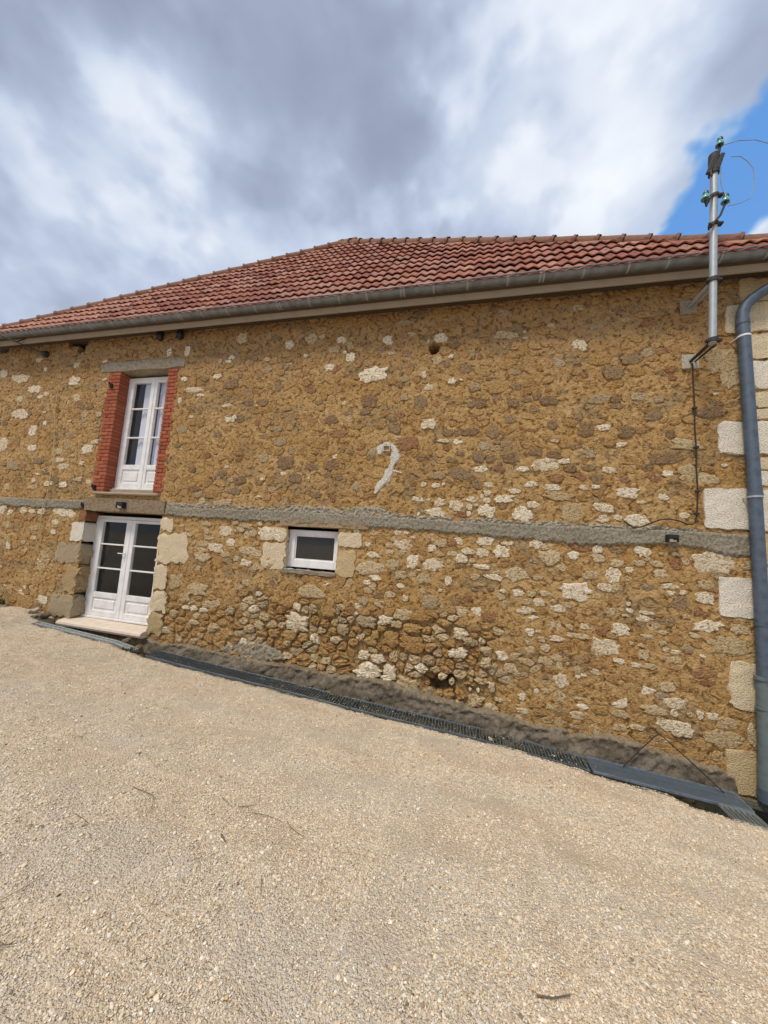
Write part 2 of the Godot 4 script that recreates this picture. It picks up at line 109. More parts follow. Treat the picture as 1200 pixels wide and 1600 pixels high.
# where no rubble stone may lie: openings, lintels, dressed stones
const KEEP_OUT := [[-7.34, -5.40, 0.70, 3.36], [-7.28, -5.50, 3.25, 6.05], [-7.50, -5.38, 5.80, 6.06], [-3.08, -1.45, 2.08, 3.0],
	[-3.44, -2.88, 2.12, 2.84], [-2.0, -1.57, 2.08, 2.82], [-7.92, -7.2, 1.88, 2.75], [-7.84, -7.2, 0.8, 1.88], [-5.5, -5.14, 0.8, 2.9], [-5.5, -4.77, 2.05, 2.63],
	[3.30, 4.2, 5.76, 6.21], [3.58, 4.2, -0.3, 6.9], [3.18, 4.2, 4.08, 4.56], [3.0, 4.2, 3.10, 3.67], [3.13, 3.6, 2.01, 2.54], [3.2, 3.6, 0.92, 1.54], [3.14, 3.6, -0.1, 0.49],
	[-1.46, -1.08, 3.42, 4.33], [-0.70, -0.50, 5.74, 5.98], [-8.5, -7.96, 6.36, 6.9], [-10.7, -10.3, 6.48, 6.9]]

var rng := RandomNumberGenerator.new()
var grain := FastNoiseLite.new()
var broad := FastNoiseLite.new()
var M := {}
var names := {}


class Geo:
	var v := PackedVector3Array()
	var n := PackedVector3Array()
	var c := PackedColorArray()
	var uv := PackedVector2Array()
	var i := PackedInt32Array()
	var tint := Color.WHITE

	func vert(p: Vector3, nn: Vector3, u := Vector2.ZERO) -> int:
		v.append(p); n.append(nn); uv.append(u); c.append(tint)
		return v.size() - 1

	func tri(a: int, b: int, d: int) -> void:
		if (v[b] - v[a]).cross(v[d] - v[a]).dot(n[a] + n[b] + n[d]) > 0.0:
			i.append(a); i.append(d); i.append(b)
		else:
			i.append(a); i.append(b); i.append(d)

	func quad(a: int, b: int, d: int, e: int) -> void:
		tri(a, b, d); tri(a, d, e)

	func flat(ps: Array, from: Vector3) -> void:      # a flat polygon that faces away from a point
		var nn: Vector3 = (ps[1] - ps[0]).cross(ps[2] - ps[0])
		if nn.length_squared() < 1e-16:
			return
		nn = nn.normalized()
		if nn.dot(ps[0] - from) < 0.0:
			nn = -nn
		var first := v.size()
		for p in ps:
			var u: Vector2
			if absf(nn.y) > 0.7:
				u = Vector2(p.x, p.z)
			elif absf(nn.x) > 0.7:
				u = Vector2(p.z, p.y)
			else:
				u = Vector2(p.x, p.y)
			vert(p, nn, u)
		for k in range(1, ps.size() - 1):
			tri(first, first + k, first + k + 1)

	func box(at: Vector3, size: Vector3, bevel := 0.003, b := Basis()) -> void:
		var h := size / 2.0
		var e := minf(bevel, minf(h.x, minf(h.y, h.z)) * 0.9)
		var put := func(x: float, y: float, z: float) -> Vector3: return at + b * Vector3(x, y, z)
		for s in [-1.0, 1.0]:
			flat([put.call(s * h.x, -h.y + e, -h.z + e), put.call(s * h.x, h.y - e, -h.z + e), put.call(s * h.x, h.y - e, h.z - e), put.call(s * h.x, -h.y + e, h.z - e)], at)
			flat([put.call(-h.x + e, s * h.y, -h.z + e), put.call(h.x - e, s * h.y, -h.z + e), put.call(h.x - e, s * h.y, h.z - e), put.call(-h.x + e, s * h.y, h.z - e)], at)
			flat([put.call(-h.x + e, -h.y + e, s * h.z), put.call(h.x - e, -h.y + e, s * h.z), put.call(h.x - e, h.y - e, s * h.z), put.call(-h.x + e, h.y - e, s * h.z)], at)
			for t in [-1.0, 1.0]:
				flat([put.call(s * h.x, t * (h.y - e), -h.z + e), put.call(s * (h.x - e), t * h.y, -h.z + e), put.call(s * (h.x - e), t * h.y, h.z - e), put.call(s * h.x, t * (h.y - e), h.z - e)], at)
				flat([put.call(s * h.x, -h.y + e, t * (h.z - e)), put.call(s * (h.x - e), -h.y + e, t * h.z), put.call(s * (h.x - e), h.y - e, t * h.z), put.call(s * h.x, h.y - e, t * (h.z - e))], at)
				flat([put.call(-h.x + e, s * h.y, t * (h.z - e)), put.call(-h.x + e, s * (h.y - e), t * h.z), put.call(h.x - e, s * (h.y - e), t * h.z), put.call(h.x - e, s * h.y, t * (h.z - e))], at)
				for r in [-1.0, 1.0]:
					flat([put.call(s * h.x, t * (h.y - e), r * (h.z - e)), put.call(s * (h.x - e), t * h.y, r * (h.z - e)), put.call(s * (h.x - e), t * (h.y - e), r * h.z)], at)

	func span(x0: float, x1: float, y0: float, y1: float, z0: float, z1: float, bevel := 0.003) -> void:
		box(Vector3(x0 + x1, y0 + y1, z0 + z1) / 2.0, Vector3(absf(x1 - x0), absf(y1 - y0), absf(z1 - z0)), bevel)

	func tube(path: Array, radius: float, sides := 10, caps := true, taper := 1.0) -> void:
		var last := path.size() - 1
		var side := Vector3.ZERO
		var rings := []
		for k in path.size():
			var d: Vector3 = (path[mini(k + 1, last)] - path[maxi(k - 1, 0)]).normalized()
			if side == Vector3.ZERO:
				side = d.cross(Vector3.UP if absf(d.y) < 0.9 else Vector3.RIGHT).normalized()
			side = (side - d * side.dot(d)).normalized()
			var other := d.cross(side)
			var rr := radius * lerpf(1.0, taper, float(k) / maxf(last, 1))
			var first := v.size()
			for s in sides + 1:
				var a := TAU * s / sides
				var nn := side * cos(a) + other * sin(a)
				vert(path[k] + nn * rr, nn, Vector2(float(s) / sides * TAU * rr, k * 0.1))
			rings.append(first)
			if caps and (k == 0 or k == last):
				var ring := []
				for s in sides:
					ring.append(v[first + s])
				flat(ring, path[k] + d * (1.0 if k == 0 else -1.0))
		for k in last:
			for s in sides:
				quad(rings[k] + s, rings[k] + s + 1, rings[k + 1] + s + 1, rings[k + 1] + s)

	func lathe(profile: Array, at: Vector3, axis := Vector3.UP, sides := 16) -> void:   # profile: Vector2(radius, height)
		var x := axis.cross(Vector3.RIGHT if absf(axis.x) < 0.9 else Vector3.FORWARD).normalized()
		var y := axis.cross(x)
		var rows := []
		for k in profile.size():
			var p: Vector2 = profile[k]
			var d: Vector2 = profile[mini(k + 1, profile.size() - 1)] - profile[maxi(k - 1, 0)]
			var out := Vector2(d.y, -d.x).normalized()
			rows.append(v.size())
			for s in sides + 1:
				var a := TAU * s / sides
				var r := x * cos(a) + y * sin(a)
				vert(at + r * p.x + axis * p.y, r * out.x + axis * out.y, Vector2(a * 0.05, p.y))
		for k in profile.size() - 1:
			for s in sides:
				var a: int = rows[k] + s
				var b: int = rows[k + 1] + s
				quad(a, a + 1, b + 1, b)

	func smooth(from_v: int, from_i: int) -> void:     # normals of the newest faces from their neighbours
		for k in range(from_v, v.size()):
			n[k] = Vector3.ZERO
		for k in range(from_i, i.size(), 3):
			var f := (v[i[k + 2]] - v[i[k]]).cross(v[i[k + 1]] - v[i[k]])
			n[i[k]] += f; n[i[k + 1]] += f; n[i[k + 2]] += f
		for k in range(from_v, v.size()):
			n[k] = n[k].normalized() if n[k].length_squared() > 1e-18 else Vector3.BACK

	func mesh() -> ArrayMesh:
		var a := []
		a.resize(Mesh.ARRAY_MAX)
		a[Mesh.ARRAY_VERTEX] = v; a[Mesh.ARRAY_NORMAL] = n; a[Mesh.ARRAY_TEX_UV] = uv; a[Mesh.ARRAY_COLOR] = c; a[Mesh.ARRAY_INDEX] = i
		var m := ArrayMesh.new()
		m.add_surface_from_arrays(Mesh.PRIMITIVE_TRIANGLES, a)
		return m


func curve(xs: Array, ys: Array, x: float) -> float:
	for k in range(1, xs.size()):
		if x <= xs[k]:
			return lerpf(ys[k - 1], ys[k], clampf((x - xs[k - 1]) / (xs[k] - xs[k - 1]), 0.0, 1.0))
	return ys[-1]


func numbered(called: String) -> String:
	names[called] = names.get(called, -1) + 1
	return called if names[called] == 0 else "%s_%03d" % [called, names[called]]


func tag(o: Node, label := "", category := "", group := "", kind := "") -> Node:
	for k in [["label", label], ["category", category], ["group", group], ["kind", kind]]:
		if k[1]:
			o.set_meta(k[0], k[1])
	return o


func thing(called: String, label: String, category: String, at := Vector3.ZERO, group := "") -> Node3D:
	var o := Node3D.new()
	o.name = numbered(called)
	add_child(o, true)
	o.position = at
	tag(o, label, category, group)
	return o


func obj(called: String, g: Variant, m: Material, parent: Node = self) -> MeshInstance3D:
	var o := MeshInstance3D.new()
	o.mesh = g.mesh() if g is Geo else g
	o.material_override = m
	if parent == self:
		o.name = numbered(called)
	else:
		var tally: Dictionary = parent.get_meta("tally", {})
		tally[called] = tally.get(called, -1) + 1
		o.name = called if tally[called] == 0 else "%s_%03d" % [called, tally[called]]
		parent.set_meta("tally", tally)
	parent.add_child(o, true)
	return o


func part(called: String, parent: Node) -> Node3D:
	var o := Node3D.new()
	var tally: Dictionary = parent.get_meta("tally", {})
	tally[called] = tally.get(called, -1) + 1
	o.name = called if tally[called] == 0 else "%s_%03d" % [called, tally[called]]
	parent.set_meta("tally", tally)
	parent.add_child(o, true)
	return o


func noise(seed_: int, freq: float, octaves := 5, gain := 0.5, kind := FastNoiseLite.TYPE_SIMPLEX_SMOOTH) -> FastNoiseLite:
	var f := FastNoiseLite.new()
	f.seed = seed_; f.frequency = freq; f.noise_type = kind
	f.fractal_type = FastNoiseLite.FRACTAL_FBM; f.fractal_octaves = octaves; f.fractal_gain = gain
	return f


func picture(seed_: int, size: int, freq: float, octaves: int, gain: float, stops: Array, kind := FastNoiseLite.TYPE_SIMPLEX_SMOOTH) -> NoiseTexture2D:
	var t := NoiseTexture2D.new()
	t.width = size; t.height = size; t.seamless = true; t.generate_mipmaps = false
	t.noise = noise(seed_, freq, octaves, gain, kind)
	if stops:
		var r := Gradient.new()
		var at := PackedFloat32Array()
		var colors := PackedColorArray()
		for s in stops:
			at.append(s[0]); colors.append(s[1].linear_to_srgb())
		r.offsets = at; r.colors = colors
		t.color_ramp = r
	return t


func mat(called: String, color: Color, rough: float, tex: Texture2D = null, bump: Texture2D = null, relief := 0.5, times := 1.0, three := false) -> StandardMaterial3D:
	var m := StandardMaterial3D.new()
	m.resource_name = called
	m.albedo_color = color.linear_to_srgb()
	m.roughness = rough
	m.vertex_color_use_as_albedo = true
	m.albedo_texture = tex
	if bump:
		m.heightmap_enabled = true
		m.heightmap_texture = bump
		m.heightmap_scale = relief
	m.uv1_scale = Vector3.ONE * times
	m.uv1_triplanar = three
	M[called] = m
	return m


func _ready() -> void:
	rng.seed = 7
	var cam := Camera3D.new()
	cam.name = "camera"
	cam.position = Vector3(0, UP, 5.3)
	cam.rotation = Vector3(deg_to_rad(5.93), deg_to_rad(13.35), deg_to_rad(3.72))
	cam.fov = 111.96
	cam.near = 0.05
	cam.far = 600.0
	add_child(cam)
	cam.current = true
	var env := Environment.new()
	env.background_mode = Environment.BG_SKY
	env.sky = Sky.new()
	env.sky.sky_material = clouded_sky()
	env.ambient_light_source = Environment.AMBIENT_SOURCE_SKY
	env.tonemap_mode = Environment.TONE_MAPPER_LINEAR
	env.tonemap_exposure = 1.75
	env.sdfgi_enabled = true
	env.ssao_enabled = true
	env.ssil_enabled = true
	var world := WorldEnvironment.new()
	world.name = "world_environment"
	world.environment = env
	add_child(world)
	var sun := DirectionalLight3D.new()
	sun.name = "sun"
	sun.light_energy = 0.5
	sun.light_color = Color(1.0, 0.95, 0.87)
	sun.light_angular_distance = 14.0
	sun.shadow_enabled = true
	add_child(sun)
	sun.look_at_from_position(Vector3(-0.25, 0.86, 0.50) * 20.0, Vector3.ZERO)
	materials()
	grain = noise(5, 9.0, 3)
	broad = noise(11, 1.0, 3)
	ground()
	var house := thing("stone_house", "old ochre rubble stone house with red tiled hip roof and white doors", "house", Vector3.ZERO)
	wall(house)
	concrete(house)
	dressed_stones(house)
	brick_jambs(house)
	openings(house)
	roof(house)
	rainwater(house)
	drains()
	mast_and_cables()
	small_things()
	gravel()
	for o in get_children():
		clear_tally(o)


func clear_tally(o: Node) -> void:
	if o.has_meta("tally"):
		o.remove_meta("tally")
	for c in o.get_children():
		clear_tally(c)


func towards(x: float, y: float, z: float, d: Vector3, width: float) -> float:
	var a := d.distance_squared_to(Vector3(x, y, z).normalized()) / (width * width)
	return exp(-a) if a < 12.0 else 0.0


func clouded_sky() -> PanoramaSkyMaterial:
	var w := 2048
	var h := 1024
	var billow := noise(21, 1.0, 6, 0.46)
	var warp := noise(33, 0.9, 5, 0.45)
	var patch := noise(48, 0.55, 4, 0.5)
	var fleece := noise(52, 7.0, 5, 0.52)
	var low := Color(0.69, 0.74, 0.82)
	var bytes := PackedByteArray()
	bytes.resize(w * h * 3)
	for y in h:
		var polar := (y + 0.5) / h * PI
		var up := cos(polar)
		var flat_ := sin(polar)
		for x in w:
			var at := (y * w + x) * 3
			var col := low
			if up > -0.02:
				var a := (x + 0.5) / w * TAU
				var d := Vector3(sin(a) * flat_, up, -cos(a) * flat_)
				var q := Vector3(d.x, d.y * 1.35, d.z)
				var b := billow.get_noise_3d(q.x * 2.1, q.y * 2.1, q.z * 2.1)
				var fine := fleece.get_noise_3d(q.x + 0.03 * b, q.y, q.z - 0.03 * b)
				var heap := warp.get_noise_3d(q.x * 4.6 + 3.0, q.y * 4.6, q.z * 4.6 - 8.0)
				var puff := smoothstep(-0.05, 0.30, heap + 0.22 * fine) - smoothstep(0.30, 0.75, heap)
				var shade := 0.40 + b * 0.70 + 0.26 * puff * smoothstep(-0.3, 0.3, b + 0.1) + 0.13 * fine - 0.18 * smoothstep(0.05, 0.45, -heap)
				shade += 0.22 * towards(-0.52, 0.74, -0.44, d, 0.13) + 0.34 * towards(-0.34, 0.66, -0.67, d, 0.12) + 0.2 * towards(0.14, 0.84, -0.52, d, 0.14) + 0.34 * towards(0.26, 0.69, -0.67, d, 0.15) + 0.2 * towards(-0.66, 0.62, -0.40, d, 0.08)
				shade -= 0.26 * towards(-0.62, 0.71, -0.34, d, 0.14) + 0.10 * towards(-0.16, 0.83, -0.53, d, 0.17) + 0.24 * towards(-0.59, 0.66, -0.455, d, 0.09) + 0.12 * towards(-0.06, 0.75, -0.62, d, 0.2) + 0.2 * towards(0.36, 0.86, -0.36, d, 0.16)
				shade = 0.5 + 0.5 * tanh((shade - 0.5) * 2.0)
				col = Color(0.545, 0.585, 0.675).lerp(Color(0.735, 0.785, 0.87), clampf(shade * 2.0, 0.0, 1.0)).lerp(Color(0.955, 0.97, 0.99), clampf(shade * 2.0 - 1.0, 0.0, 1.0))
				var gap := patch.get_noise_3d(q.x * 1.5 + 3.0, q.y * 1.5, q.z * 1.5) + 0.5 * b + 0.5 * fine - 0.25 * puff
				gap += 0.80 * towards(0.42, 0.635, -0.65, d, 0.10) + 0.6 * towards(0.50, 0.69, -0.52, d, 0.10) - 0.8 * towards(0.485, 0.575, -0.66, d, 0.045) - 0.4 * towards(0.20, 0.72, -0.66, d, 0.18) - 0.6 * towards(-0.4, 0.68, -0.6, d, 0.55)
				var blue := smoothstep(0.36, 0.62, gap)
				col = col.lerp(Color(0.38, 0.59, 0.85).lerp(Color(0.50, 0.68, 0.90), clampf(1.0 - up * 1.3, 0.0, 1.0)), blue)
				col = col.lerp(low, clampf(1.0 - up * 9.0, 0.0, 1.0))
			bytes[at] = int(col.r * 255.0)
			bytes[at + 1] = int(col.g * 255.0)
			bytes[at + 2] = int(col.b * 255.0)
	var m := PanoramaSkyMaterial.new()
	m.panorama = ImageTexture.create_from_image(Image.create_from_data(w, h, false, Image.FORMAT_RGB8, bytes))
	m.energy_multiplier = 0.62
	return m


func materials() -> void:
	var C := func(r: float, g: float, b: float) -> Color: return Color(r, g, b)
	var crumb := picture(3, 1024, 0.02, 6, 0.68, [])
	var pits := picture(4, 1024, 0.035, 5, 0.62, [])
	mat("mortar", Color.WHITE, 0.95, picture(1, 1024, 0.014, 7, 0.66, [[0.25, C.call(0.34, 0.27, 0.19)], [0.40, C.call(0.74, 0.68, 0.58)], [0.52, C.call(1.0, 1.0, 0.98)], [0.72, C.call(1.35, 1.38, 1.40)]]), crumb, 2.4, 0.62)
	mat("stone", Color.WHITE, 0.9, picture(2, 1024, 0.02, 6, 0.66, [[0.24, C.call(0.48, 0.37, 0.22)], [0.36, C.call(0.74, 0.63, 0.46)], [0.43, C.call(0.98, 0.95, 0.88)], [0.6, C.call(1.18, 1.18, 1.18)]]), pits, 1.3, 0.9)
	mat("cut_stone", Color.WHITE, 0.9, picture(12, 1024, 0.03, 6, 0.7, [[0.22, C.call(0.55, 0.46, 0.32)], [0.34, C.call(0.84, 0.78, 0.67)], [0.43, C.call(1.0, 0.99, 0.97)], [0.65, C.call(1.10, 1.10, 1.10)]]), pits, 1.5, 1.2, true)
	mat("cement", Color.WHITE, 0.95, picture(6, 1024, 0.02, 6, 0.7, [[0.25, C.call(0.50, 0.48, 0.44)], [0.5, C.call(0.88, 0.87, 0.84)], [0.75, C.call(1.1, 1.1, 1.08)]]), pits, 0.9, 1.1)
	mat("damp_cement", Color.WHITE, 0.9, M["cement"].albedo_texture, pits, 1.0, 1.0, true)
	mat("concrete", Color.WHITE, 0.9, picture(8, 512, 0.02, 6, 0.65, [[0.25, C.call(0.62, 0.58, 0.52)], [0.5, C.call(0.92, 0.91, 0.88)], [0.75, C.call(1.05, 1.05, 1.04)]]), pits, 0.8, 1.2, true)
	mat("brick", Color.WHITE, 0.9, picture(9, 512, 0.04, 5, 0.6, [[0.25, C.call(0.6, 0.55, 0.52)], [0.5, C.call(0.95, 0.94, 0.93)], [0.75, C.call(1.1, 1.1, 1.1)]]), pits, 0.6, 3.0, true)
	for k in 6:
		var a := [C.call(0.36, 0.135, 0.085), C.call(0.42, 0.19, 0.13), C.call(0.31, 0.105, 0.065), C.call(0.44, 0.215, 0.155), C.call(0.26, 0.085, 0.055), C.call(0.36, 0.17, 0.125)]
		mat("tile%d" % k, a[k], 0.8, picture(14, 512, 0.012, 6, 0.6, [[0.22, C.call(0.34, 0.30, 0.28)], [0.42, C.call(0.85, 0.82, 0.8)], [0.6, C.call(1.0, 1.0, 1.0)], [0.8, C.call(1.15, 1.2, 1.2)]]) if k == 0 else M["tile0"].albedo_texture, pits, 0.35, 1.5, true)
	mat("ridge", C.call(0.25, 0.13, 0.085), 0.9, M["tile0"].albedo_texture, pits, 0.5, 1.3, true)
	M["paint_grain"] = picture(18, 512, 0.008, 4, 0.5, [[0.3, C.call(0.90, 0.89, 0.87)], [0.6, C.call(1.0, 1.0, 1.0)]])
	mat("zinc", C.call(0.19, 0.21, 0.225), 0.45, picture(16, 512, 0.008, 5, 0.55, [[0.25, C.call(0.72, 0.69, 0.65)], [0.5, C.call(0.95, 0.94, 0.93)], [0.75, C.call(1.1, 1.12, 1.14)]]), null, 0.0, 1.0, true)
	M["zinc"].metallic = 0.55
	mat("pipe", C.call(0.10, 0.135, 0.185), 0.55, M["zinc"].albedo_texture, null, 0.0, 2.0, true)
	M["pipe"].metallic = 0.3
	mat("pipe_low", C.call(0.125, 0.165, 0.175), 0.6, M["zinc"].albedo_texture, null, 0.0, 2.0, true)
	mat("zinc_strap", C.call(0.29, 0.30, 0.31), 0.5)
	mat("mast", C.call(0.40, 0.44, 0.47), 0.5, M["paint_grain"], null, 0.0, 2.0, true)
	M["mast"].metallic = 0.3
	mat("grating", C.call(0.22, 0.27, 0.31), 0.45, M["zinc"].albedo_texture, null, 0.0, 2.0, true)
	M["grating"].metallic = 0.5
	mat("grating_new", C.call(0.27, 0.345, 0.43), 0.4, M["zinc"].albedo_texture, null, 0.0, 2.0, true)
	M["grating_new"].metallic = 0.4
	mat("cover", C.call(0.27, 0.31, 0.31), 0.5, M["zinc"].albedo_texture, null, 0.0, 2.0, true)
	mat("paint", C.call(0.80, 0.80, 0.80), 0.4, M["paint_grain"], null, 0.0, 1.0, true)
	mat("board", C.call(0.34, 0.275, 0.20), 0.8, M["paint_grain"], null, 0.0, 0.7, true)
	mat("paint_stone", Color.WHITE, 0.85, M["paint_grain"], pits, 0.3, 1.5, true)
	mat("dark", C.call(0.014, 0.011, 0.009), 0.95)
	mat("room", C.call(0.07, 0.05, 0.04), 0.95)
	mat("curtain", C.call(0.62, 0.64, 0.74), 0.9)
	mat("black", C.call(0.012, 0.012, 0.013), 0.5)
	mat("iron", C.call(0.03, 0.027, 0.025), 0.7)
	mat("rust", C.call(0.035, 0.02, 0.014), 0.8)
	mat("cord", C.call(0.50, 0.40, 0.20), 0.8)
	mat("lens", C.call(0.70, 0.66, 0.50), 0.3)
	mat("white_plastic", C.call(0.75, 0.77, 0.80), 0.4)
	mat("leaf", C.call(0.05, 0.085, 0.03), 0.7)
	mat("twig", C.call(0.15, 0.105, 0.07), 0.9)
	mat("straw", C.call(0.42, 0.34, 0.2), 0.9)
	mat("plaster", C.call(0.72, 0.69, 0.63), 0.95, M["cement"].albedo_texture, pits, 1.0, 1.5)
	mat("gravel_bed", Color.WHITE, 0.95, picture(30, 1024, 0.035, 6, 0.75, [[0.25, C.call(0.72, 0.68, 0.62)], [0.40, C.call(0.98, 0.96, 0.93)], [0.55, C.call(1.15, 1.15, 1.13)], [0.75, C.call(1.35, 1.35, 1.35)]]), picture(31, 1024, 0.05, 5, 0.7, []), 2.0, 0.9)
	mat("pebble", Color.WHITE, 0.85)
	var g := mat("glass", Color(0.8, 0.85, 0.88, 0.02), 0.03)
	g.transparency = BaseMaterial3D.TRANSPARENCY_ALPHA
	g.metallic_specular = 0.9
	g.vertex_color_use_as_albedo = false
	var g2 := mat("glass_clear", Color(0.8, 0.85, 0.88, 0.015), 0.03)
	g2.transparency = BaseMaterial3D.TRANSPARENCY_ALPHA
	g2.metallic_specular = 0.4
	g2.vertex_color_use_as_albedo = false
	mat("insulator", C.call(0.14, 0.36, 0.33), 0.1)
	mat("insulator_cap", C.call(0.03, 0.11, 0.11), 0.3)


func ground_y(x: float, z: float) -> float:
	var r := z - 0.42
	var rise := 0.145 * (r if r < 5.0 else 5.0 + (1.0 - exp(-(r - 5.0) / 3.0)) * 3.0) if r > 0.0 else 0.05 * r
	return curve(EDGE_X, EDGE_Y, x) + rise


func ground_relief(x: float, z: float) -> float:
	var rut := sin((z + 0.22 * x + 0.25 * broad.get_noise_2d(x * 0.5, z * 0.5)) * 4.3)
	return 0.007 * rut + 0.016 * broad.get_noise_2d(x * 1.4, z * 1.4) + 0.010 * broad.get_noise_2d(x * 5.0 + 9.0, z * 5.0) + 0.005 * grain.get_noise_2d(x * 2.6, z * 2.6)


func ground() -> void:
	var xs := []
	var x := -60.0
	while x < 60.0:
		xs.append(x)
		x += 0.05 if x > -9.8 and x < 4.6 else (0.4 if x > -14.0 and x < 9.0 else 5.0)
	var steps := []
	var s := 0.0
	while s < 60.0:
		steps.append(s)
		s += 0.05 if s < 5.0 else (0.5 if s < 10.0 else 5.0)
	var g := Geo.new()
	for k in xs.size():
		var px: float = xs[k]
		var start := lerpf(-0.12, 0.425, smoothstep(-7.75, -7.5, px)) + pit(px) + 0.02 * grain.get_noise_2d(px * 2.0, 3.0)
		for j in steps.size():
			var pz: float = start + steps[j]
			var py := ground_y(px, pz) + ground_relief(px, pz)
			if j == 0:
				py -= 0.25
			var tone := broad.get_noise_2d(px * 0.5 + 50.0, pz * 0.9)
			g.tint = Color(0.70, 0.565, 0.41).lerp(Color(0.69, 0.60, 0.475), clampf(0.5 + tone * 1.6, 0.0, 1.0))
			g.vert(Vector3(px, py, pz + (0.02 if j == 0 else 0.0)), Vector3.UP, Vector2(px, pz))
	var ny := steps.size()
	for k in xs.size() - 1:
		for j in ny - 1:
			g.quad(k * ny + j, (k + 1) * ny + j, (k + 1) * ny + j + 1, k * ny + j + 1)
	g.smooth(0, 0)
	tag(obj("gravel_yard", g, M["gravel_bed"]), "pale gravel yard sloping down to the right", "", "", "structure")
	var t := Geo.new()
	t.tint = Color(0.3, 0.26, 0.2)
	t.flat([Vector3(-300, -0.45, -300), Vector3(300, -0.45, -300), Vector3(300, -0.45, 300), Vector3(-300, -0.45, 300)], Vector3(0, -5, 0))
	tag(obj("terrain", t, M["gravel_bed"]), "flat ground that runs on round the yard", "", "", "structure")


# ---------------------------------------------------------------- the wall
func rubble(x: float, y: float) -> float:        # 1 where the pointing has fallen out and the stones stand bare
	var j := 0.22 * broad.get_noise_2d(x * 1.7, y * 1.7)
	return smoothstep(-5.5, -5.1, x + j) * (1.0 - smoothstep(0.38, 0.68, x + j)) * (1.0 - smoothstep(1.42, 1.75, y + j)) * (0.38 + 0.62 * smoothstep(-3.7, -2.9, x))


func hollow(x: float, y: float) -> float:        # depth of the holes in the wall
	var d := 0.0
	var a := Vector2((x + 0.27) / 0.24, (y - 0.70) / 0.12 + 0.3 * sin(x * 14.0)).length()
	d = maxf(d, 0.32 * (1.0 - smoothstep(0.6, 1.15, a)))
	var b := Vector2((x + 0.60) / 0.075, (y - 5.86) / 0.085).length() + 0.25 * grain.get_noise_2d(x, y)
	d = maxf(d, 0.75 * (1.0 - smoothstep(0.9, 1.05, b)))
	var j := 0.03 * grain.get_noise_2d(x * 1.2, y * 1.2)
	if (absf(x + 8.23 + j) < 0.25 and y > 6.49 + j) or (absf(x + 8.12 + j) < 0.085 and y > 6.33 + j):
		d = 0.8
	if x < -10.33 + j and y > 6.5 + j:
		d = 0.8
	return d


func lie(x: float, y: float) -> float:           # how far the face of the wall bows out
	return 0.016 * broad.get_noise_2d(x * 0.8, y * 0.8) + 0.012 * broad.get_noise_2d(x * 3.1 + 70.0, y * 3.1)


func inside(p: Vector2, r: Array, more := 0.0) -> bool:
	return p.x > r[0] - more and p.x < r[1] + more and p.y > r[2] - more and p.y < r[3] + more


func stone_color(kind: int) -> Color:
	var c: Color
	match kind:
		0: c = Color(0.64, 0.56, 0.42).lerp(Color(0.78, 0.72, 0.59), rng.randf())
		1: c = Color(0.44, 0.345, 0.20).lerp(Color(0.56, 0.47, 0.32), rng.randf())
		2: c = Color(0.19, 0.118, 0.060).lerp(Color(0.255, 0.185, 0.115), rng.randf())
		3: c = Color(0.245, 0.10, 0.05).lerp(Color(0.28, 0.14, 0.075), rng.randf())
		4: c = Color(0.33, 0.19, 0.065).lerp(Color(0.40, 0.26, 0.105), rng.randf())
		5: c = Color(0.33, 0.255, 0.155).lerp(Color(0.40, 0.33, 0.225), rng.randf())
		_: c = Color(0.30, 0.168, 0.062).lerp(Color(0.455, 0.29, 0.125), rng.randf())
	return c


func build_stone(g: Geo, s: Dictionary) -> void:
	var fv := g.v.size()
	var fi := g.i.size()
	var poly: PackedVector2Array = s.poly
	var count := poly.size()
	var seed_: float = s.seed
	g.tint = s.color
	var dip: float = s.base
	var h: float = s.height
	var steps := [[1.0, -0.035, 0.0], [0.985, h * 0.25, 0.25], [0.88, h * 0.80, 0.7], [0.55, h, 1.0]]
	if s.area < 0.006:
		steps = [[1.0, -0.03, 0.0], [0.95, h * 0.5, 0.4], [0.6, h, 1.0]]
	for r in steps:
		for k in count:
			var p: Vector2 = s.at + poly[k] * r[0]
			var rough: float = grain.get_noise_3d(p.x * 2.6, p.y * 2.6, seed_) * r[2]
			g.vert(Vector3(p.x, p.y, dip + r[1] + rough * (0.004 + h * 0.3 if s.hand else 0.008 + h * 0.6)), Vector3.BACK, p + Vector2(seed_, seed_ * 0.7))
	var mid := g.vert(Vector3(s.at.x, s.at.y, dip + h * (1.0 + 0.4 * grain.get_noise_3d(s.at.x * 2.0, s.at.y * 2.0, seed_))), Vector3.BACK, s.at + Vector2(seed_, seed_ * 0.7))
	for r in steps.size() - 1:
		for k in count:
			var k2 := (k + 1) % count
			var a := fv + r * count
			g.quad(a + k, a + k2, a + count + k2, a + count + k)
	var top := fv + (steps.size() - 1) * count
	for k in count:
		g.tri(top + k, top + (k + 1) % count, mid)
	# broken faces: every triangle gets corners of its own
	var old := g.i.slice(fi)
	var pv := g.v.slice(fv)
	var pu := g.uv.slice(fv)
	g.v.resize(fv); g.n.resize(fv); g.uv.resize(fv); g.c.resize(fv); g.i.resize(fi)
	for k in range(0, old.size(), 3):
		var a := pv[old[k] - fv]
		var b := pv[old[k + 1] - fv]
		var c := pv[old[k + 2] - fv]
		var f := (c - a).cross(b - a)
		if f.length_squared() < 1e-16:
			continue
		f = f.normalized()
		var first := g.v.size()
		var dirt := rng.randf()
		g.tint = (s.color as Color).lerp(Color(0.40, 0.25, 0.095), 0.75 * dirt * dirt * dirt) * rng.randf_range(0.88, 1.10)
		g.vert(a, f, pu[old[k] - fv]); g.vert(b, f, pu[old[k + 1] - fv]); g.vert(c, f, pu[old[k + 2] - fv])
		g.i.append(first); g.i.append(first + 1); g.i.append(first + 2)


